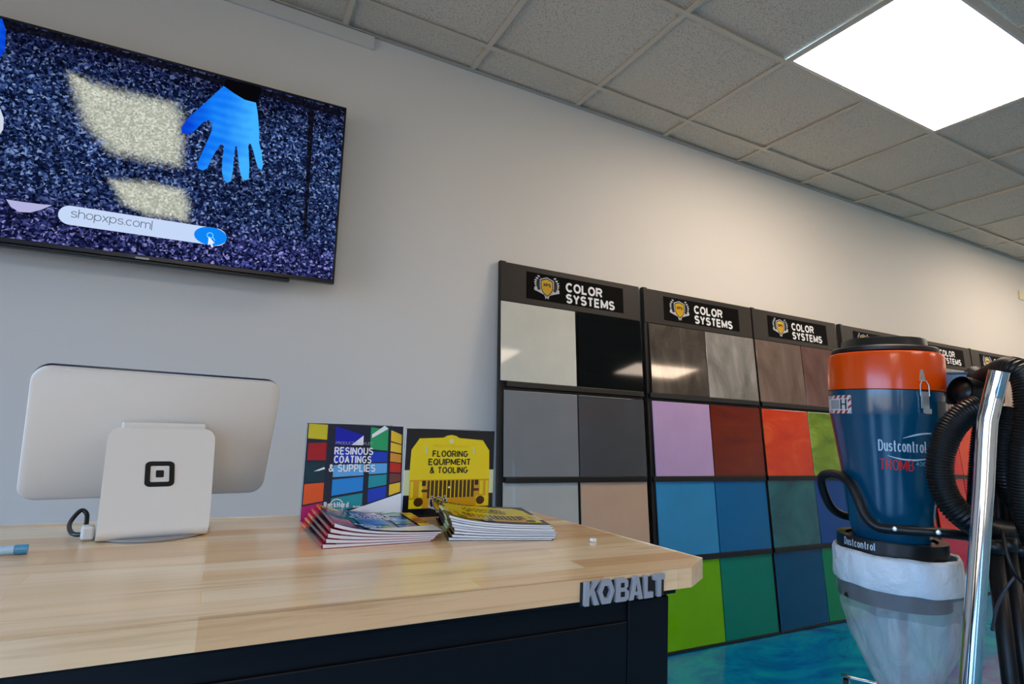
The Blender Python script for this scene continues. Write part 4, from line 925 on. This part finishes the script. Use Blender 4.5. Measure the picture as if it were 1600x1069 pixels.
# chassis behind and below
bm = bmesh.new()
frame_b = mat('frame_black', S(14, 14, 15), 0.42)
for sx in (0.03, 0.36): tube(bm, [(sx, 0.26, 0.085), (sx, 0.26, 1.26)], 0.018, 14)
tube(bm, [(0.03, 0.26, 1.26), (0.36, 0.26, 1.26)], 0.018, 14); tube(bm, [(0.03, 0.26, 0.72), (0.36, 0.26, 0.72)], 0.018, 14)
for sx in (-0.06, 0.27): tube(bm, [(sx, -0.30, 0.052), (sx, 0.34, 0.052)], 0.011, 12)
tube(bm, [(-0.06, 0.34, 0.052), (0.36, 0.34, 0.052)], 0.011, 12); tube(bm, [(0.03, 0.34, 0.052), (0.03, 0.26, 0.09)], 0.011, 12); tube(bm, [(0.36, 0.34, 0.052), (0.36, 0.26, 0.09)], 0.011, 12)
tube(bm, [(0.03, 0.26, 0.72), (0.03, 0.12, 0.72)], 0.014, 12); tube(bm, [(0.36, 0.26, 0.72), (0.36, -0.06, 0.74)], 0.014, 12)
link('chassis', bm, frame_b, vac, True)
for sx, sy in ((-0.06, -0.30), (0.27, -0.30), (-0.185, 0.34), (0.36, 0.34)):
    bm = bmesh.new(); t_ = bmesh.new(); lathe(t_, [(0.008, -0.010), (0.019, -0.0095), (0.021, -0.006), (0.021, 0.006), (0.019, 0.0095), (0.008, 0.010)], 24)
    merge(bm, t_, Matrix.Translation((sx, sy, 0.0215)) @ Matrix.Rotation(R(90), 4, 'Y'))
    cs = link('caster', bm, rubber, vac)
    bm = bmesh.new(); box(bm, sx-.016, sx-.012, sy-.012, sy+.012, .014, .046); box(bm, sx+.012, sx+.016, sy-.012, sy+.012, .014, .046); box(bm, sx-.018, sx+.018, sy-.018, sy+.018, .044, .048)
    if sx < -0.1: tube(bm, [(sx, sy, 0.042), (-0.06, sy, 0.046)], 0.006, 10)
    link('caster_fork', bm, chrome, cs)
# motor housing to the side
mh = link('motor_housing', BOX(0.12, 0.315, 0.08, 0.235, zc(.17), zc(.262), bev=0.012), mat('housing_blue', S(28, 66, 102), 0.3, coat=.3), vac)
link('motor_box', BOX(0.37, 0.50, 0.14, 0.30, zc(-.80), zc(.06), bev=0.01), mat('housing_black', S(8, 8, 9), 0.6, spec=0.2), vac)

# dust bag
bagm = bpy.data.materials.new('milky_polythene'); bagm.use_nodes = True; nt = bagm.node_tree; b = nt.nodes['Principled BSDF']
b.inputs['Base Color'].default_value = S(240, 244, 246); b.inputs['Roughness'].default_value = 0.28
tc = N(nt, 'TexCoord'); mp = N(nt, 'Mapping'); mp.inputs['Scale'].default_value = (9, 9, 1.8); n1 = N(nt, 'TexNoise', Scale=1.8, Detail=5.0, Distortion=1.2)
nt.links.new(tc.outputs['Object'], mp.inputs[0]); nt.links.new(mp.outputs[0], n1.inputs['Vector'])
rp = ramp(nt, [(0.3, (0.26, 0.26, 0.26, 1)), (0.75, (0.50, 0.50, 0.50, 1))]); nt.links.new(n1.outputs['Fac'], rp.inputs[0]); nt.links.new(rp.outputs[0], b.inputs['Alpha'])
bp = N(nt, 'Bump', Strength=0.9, Distance=0.014); nt.links.new(n1.outputs['Fac'], bp.inputs['Height']); nt.links.new(bp.outputs['Normal'], b.inputs['Normal'])
bag = thing('dust_bag', 'translucent white plastic dust bag hanging under the blue drum', 'dust bag', (VX, VY, 0.06), (0, 0, VA))
BAGP = [(-.436, -.180, .200), (-.50, -.186, .210), (-.578, -.184, .214), (-.661, -.172, .213), (-.72, -.156, .205), (-.763, -.142, .192), (-.81, -.120, .172), (-.857, -.098, .150), (-.90, -.077, .130), (-.94, -.058, .112), (-.985, -.040, .092), (-1.02, -.022, .072)]
def bag_rings(rows, zoff, seg=64, wr=0.004, dr=0.0):
    bm = bmesh.new(); rings = []; rr = random.Random(5)
    for z, a, b_ in rows:
        cx, rx = (a+b_)/2, (b_-a)/2+dr
        rings.append([bm.verts.new((cx+rx*math.sin(2*math.pi*k/seg)*(1+wr*8*math.sin(k*1.7+z*30)*math.sin(k*0.9-z*17)), -rx*math.cos(2*math.pi*k/seg)*(1+wr*8*math.sin(k*1.3+z*22)), z+CAM_Z-zoff+wr*math.sin(k*0.8))) for k in range(seg)])
    for A, B in zip(rings, rings[1:]):
        for k in range(seg): bm.faces.new((A[k], A[(k+1) % seg], B[(k+1) % seg], B[k]))
    return bm, rings
dense = []
for (za, a1, b1), (zb, a2, b2) in zip(BAGP, BAGP[1:]):
    for k in range(4):
        t_ = k/4; dense.append((za+(zb-za)*t_, a1+(a2-a1)*t_, b1+(b2-b1)*t_))
dense.append(BAGP[-1])
tight = bpy.data.materials.new('tight_clear_film'); tight.use_nodes = True; tb = tight.node_tree.nodes['Principled BSDF']
tb.inputs['Base Color'].default_value = S(200, 204, 210); tb.inputs['Roughness'].default_value = 0.22; tb.inputs['Alpha'].default_value = 0.30
bm, rg = bag_rings([r_ for r_ in dense if -.645 < r_[0] < -.53], 0.06, dr=-0.0); link('film_band', bm, tight, bag, True)
dense = [r_ for r_ in dense if r_[0] < -.625]
bm, rg = bag_rings(dense, 0.06); bm.faces.new(rg[-1]); link('bag_film', bm, bagm, bag, True)
bm, rg = bag_rings([(-.437, -.181, .202), (-.430, -.190, .210), (-.446, -.197, .218), (-.50, -.199, .222), (-.545, -.198, .222), (-.553, -.194, .219)], 0.06, wr=0.002)
link('folded_cuff', bm, mat('cuff_film', S(240, 246, 250), 0.35, bump=(26, 1.0, 0.012)), bag, True)

# hoses
def hose(name, label, pts, rad, cat='hose', pitch=0.0095):
    P = resample(spline(pts, 10), pitch/4); o0 = P[0].copy()
    t = thing(name, label, cat, (VX, VY, 0), (0, 0, VA), group='black ribbed suction hoses')
    link('ribbed_tube', TUBE(P, rad, 18, rfun=lambda i: rad*(1.0 if i % 4 in (0, 1) else 0.90)), rubber, t, True)
    return t
h1 = hose('suction_hose', 'black ribbed hose looping in front of the blue drum', [vl(1531, 636, 2.45), vl(1508, 647, 2.44), vl(1484, 673, 2.43), vl(1469, 713, 2.42), vl(1470, 752, 2.42), vl(1485, 786, 2.42), vl(1511, 811, 2.43), vl(1540, 826, 2.50), vl(1578, 832, 2.62)], 0.042)
h2 = hose('suction_hose', 'black ribbed hose hanging straight down between loop and wand', [vl(1545, 640, 2.66), vl(1536, 680, 2.62), vl(1531, 730, 2.61), vl(1529, 785, 2.62), vl(1536, 812, 2.72), vl(1550, 830, 2.80)], 0.034)
h3 = hose('suction_hose', 'black ribbed hose arching over the top of the wand', [vl(1524, 588, 2.84), vl(1537, 593, 2.72), vl(1556, 584, 2.54), vl(1580, 576, 2.42), vl(1603, 592, 2.38), vl(1608, 650, 2.36), vl(1598, 720, 2.36), vl(1602, 790, 2.38), vl(1622, 850, 2.4)], 0.040)
h4 = hose('suction_hose', 'black ribbed hose draped behind the wand', [vl(1580, 640, 2.62), vl(1570, 700, 2.60), vl(1576, 755, 2.62), vl(1592, 785, 2.72), vl(1625, 800, 2.78)], 0.042)
# hose cuff
p0_, p1_ = vl(1499, 611, 2.52), vl(1552, 624, 2.60)
cf = thing('hose_cuff', 'smooth black hose cuff lying level left of the wand', 'hose cuff', (VX, VY, 0), (0, 0, VA))
bm = bmesh.new(); P = [p0_.lerp(p1_, k/6) for k in range(7)]; rr_ = [0.053, 0.055, 0.053, 0.052, 0.050, 0.047, 0.044]
tube(bm, P, 0.045, 28, cap=False, rfun=lambda i: rr_[i]); tube(bm, [P[0].lerp(P[1], 0.3), P[5]], 0.040, 28, cap=True); tube(bm, [P[0], P[2]], 0.048, 28, cap=False)
link('cuff_sleeve', bm, black_plastic, cf, True)
# black slim tubes and cable at the right edge
def pole(label, a, b_, r, m, cat='tube', name='extension_tube'):
    t = thing(name, label, cat, (VX, VY, 0), (0, 0, VA), group='black tubes by the vacuum')
    bm = bmesh.new(); tube(bm, [a, a.lerp(b_, .5), b_], r, 18); link('tube_body', bm, m, t, True)
    bm = bmesh.new(); tube(bm, [a.lerp(b_, -0.004), a.lerp(b_, 0.05)], r*1.14, 18); link('tube_collar', bm, black_plastic, t, True)
    return t
def foot(px, py, D):
    """where the ray through a pixel at distance D would meet the floor if the tube goes on straight"""
    return vl(px, py, D)
dark_tube = mat('tube_black', S(9, 9, 12), 0.4, spec=0.3)
def to_floor(a, b_):
    t = a.z/(a.z-b_.z); return a.lerp(b_, t*0.995)
a, b_ = vl(1552, 845, 2.40), vl(1579, 1069, 2.36); pole('slim black tube leaning right behind the steel wand', a, to_floor(a, b_), 0.022, dark_tube)
a, b_ = vl(1572, 842, 2.46), vl(1604, 1069, 2.42); pole('black tube leaning second to the right of the steel wand', a, to_floor(a, b_), 0.024, dark_tube)
a, b_ = vl(1592, 850, 2.52), vl(1632, 1069, 2.48); pole('black tube at the edge, third to the right of the steel wand', a, to_floor(a, b_), 0.026, dark_tube)
ct = thing('power_cable', 'thin black cable hanging in a loop right of the wand', 'cable', (VX, VY, 0), (0, 0, VA))
link('cable_cord', TUBE(resample(spline([vl(1566, 828, 2.34), vl(1571, 858, 2.31), vl(1583, 890, 2.30), vl(1600, 912, 2.31), vl(1612, 905, 2.33), vl(1608, 880, 2.34)], 10), 0.006), 0.0052, 10), rubber, ct, True)
ct = thing('power_cable', 'thin black cable hanging straight across the black tubes', 'cable', (VX, VY, 0), (0, 0, VA))
link('cable_cord', TUBE(resample(spline([vl(1585, 902, 2.31), vl(1572, 920, 2.31), vl(1558, 948, 2.32), vl(1550, 985, 2.34)], 10), 0.006), 0.0045, 10), mat('cable_grey', S(58, 58, 64), 0.4), ct, True)

# steel wand
wa = [vl(1561.5, 580, 2.10), vl(1556, 602, 2.105), vl(1551, 622, 2.11), vl(1546.5, 642, 2.11), vl(1542, 668, 2.11), vl(1537, 760, 2.11), vl(1515, 1069, 2.10)]
wand = thing('vacuum_wand', 'bent chrome steel vacuum wand standing upright in front of the hoses', 'vacuum wand', (VX, VY, 0), (0, 0, VA))
bot = to_floor(wa[-2], wa[-1])
P = resample(spline(wa[:-1], 10), 0.01); bm = bmesh.new()
tube(bm, P+[P[-1].lerp(bot, k/10) for k in range(1, 11)], 0.0245, 28, cap=False)
tube(bm, P[1:6], 0.0225, 28); link('wand_tube', bm, chrome, wand, True)
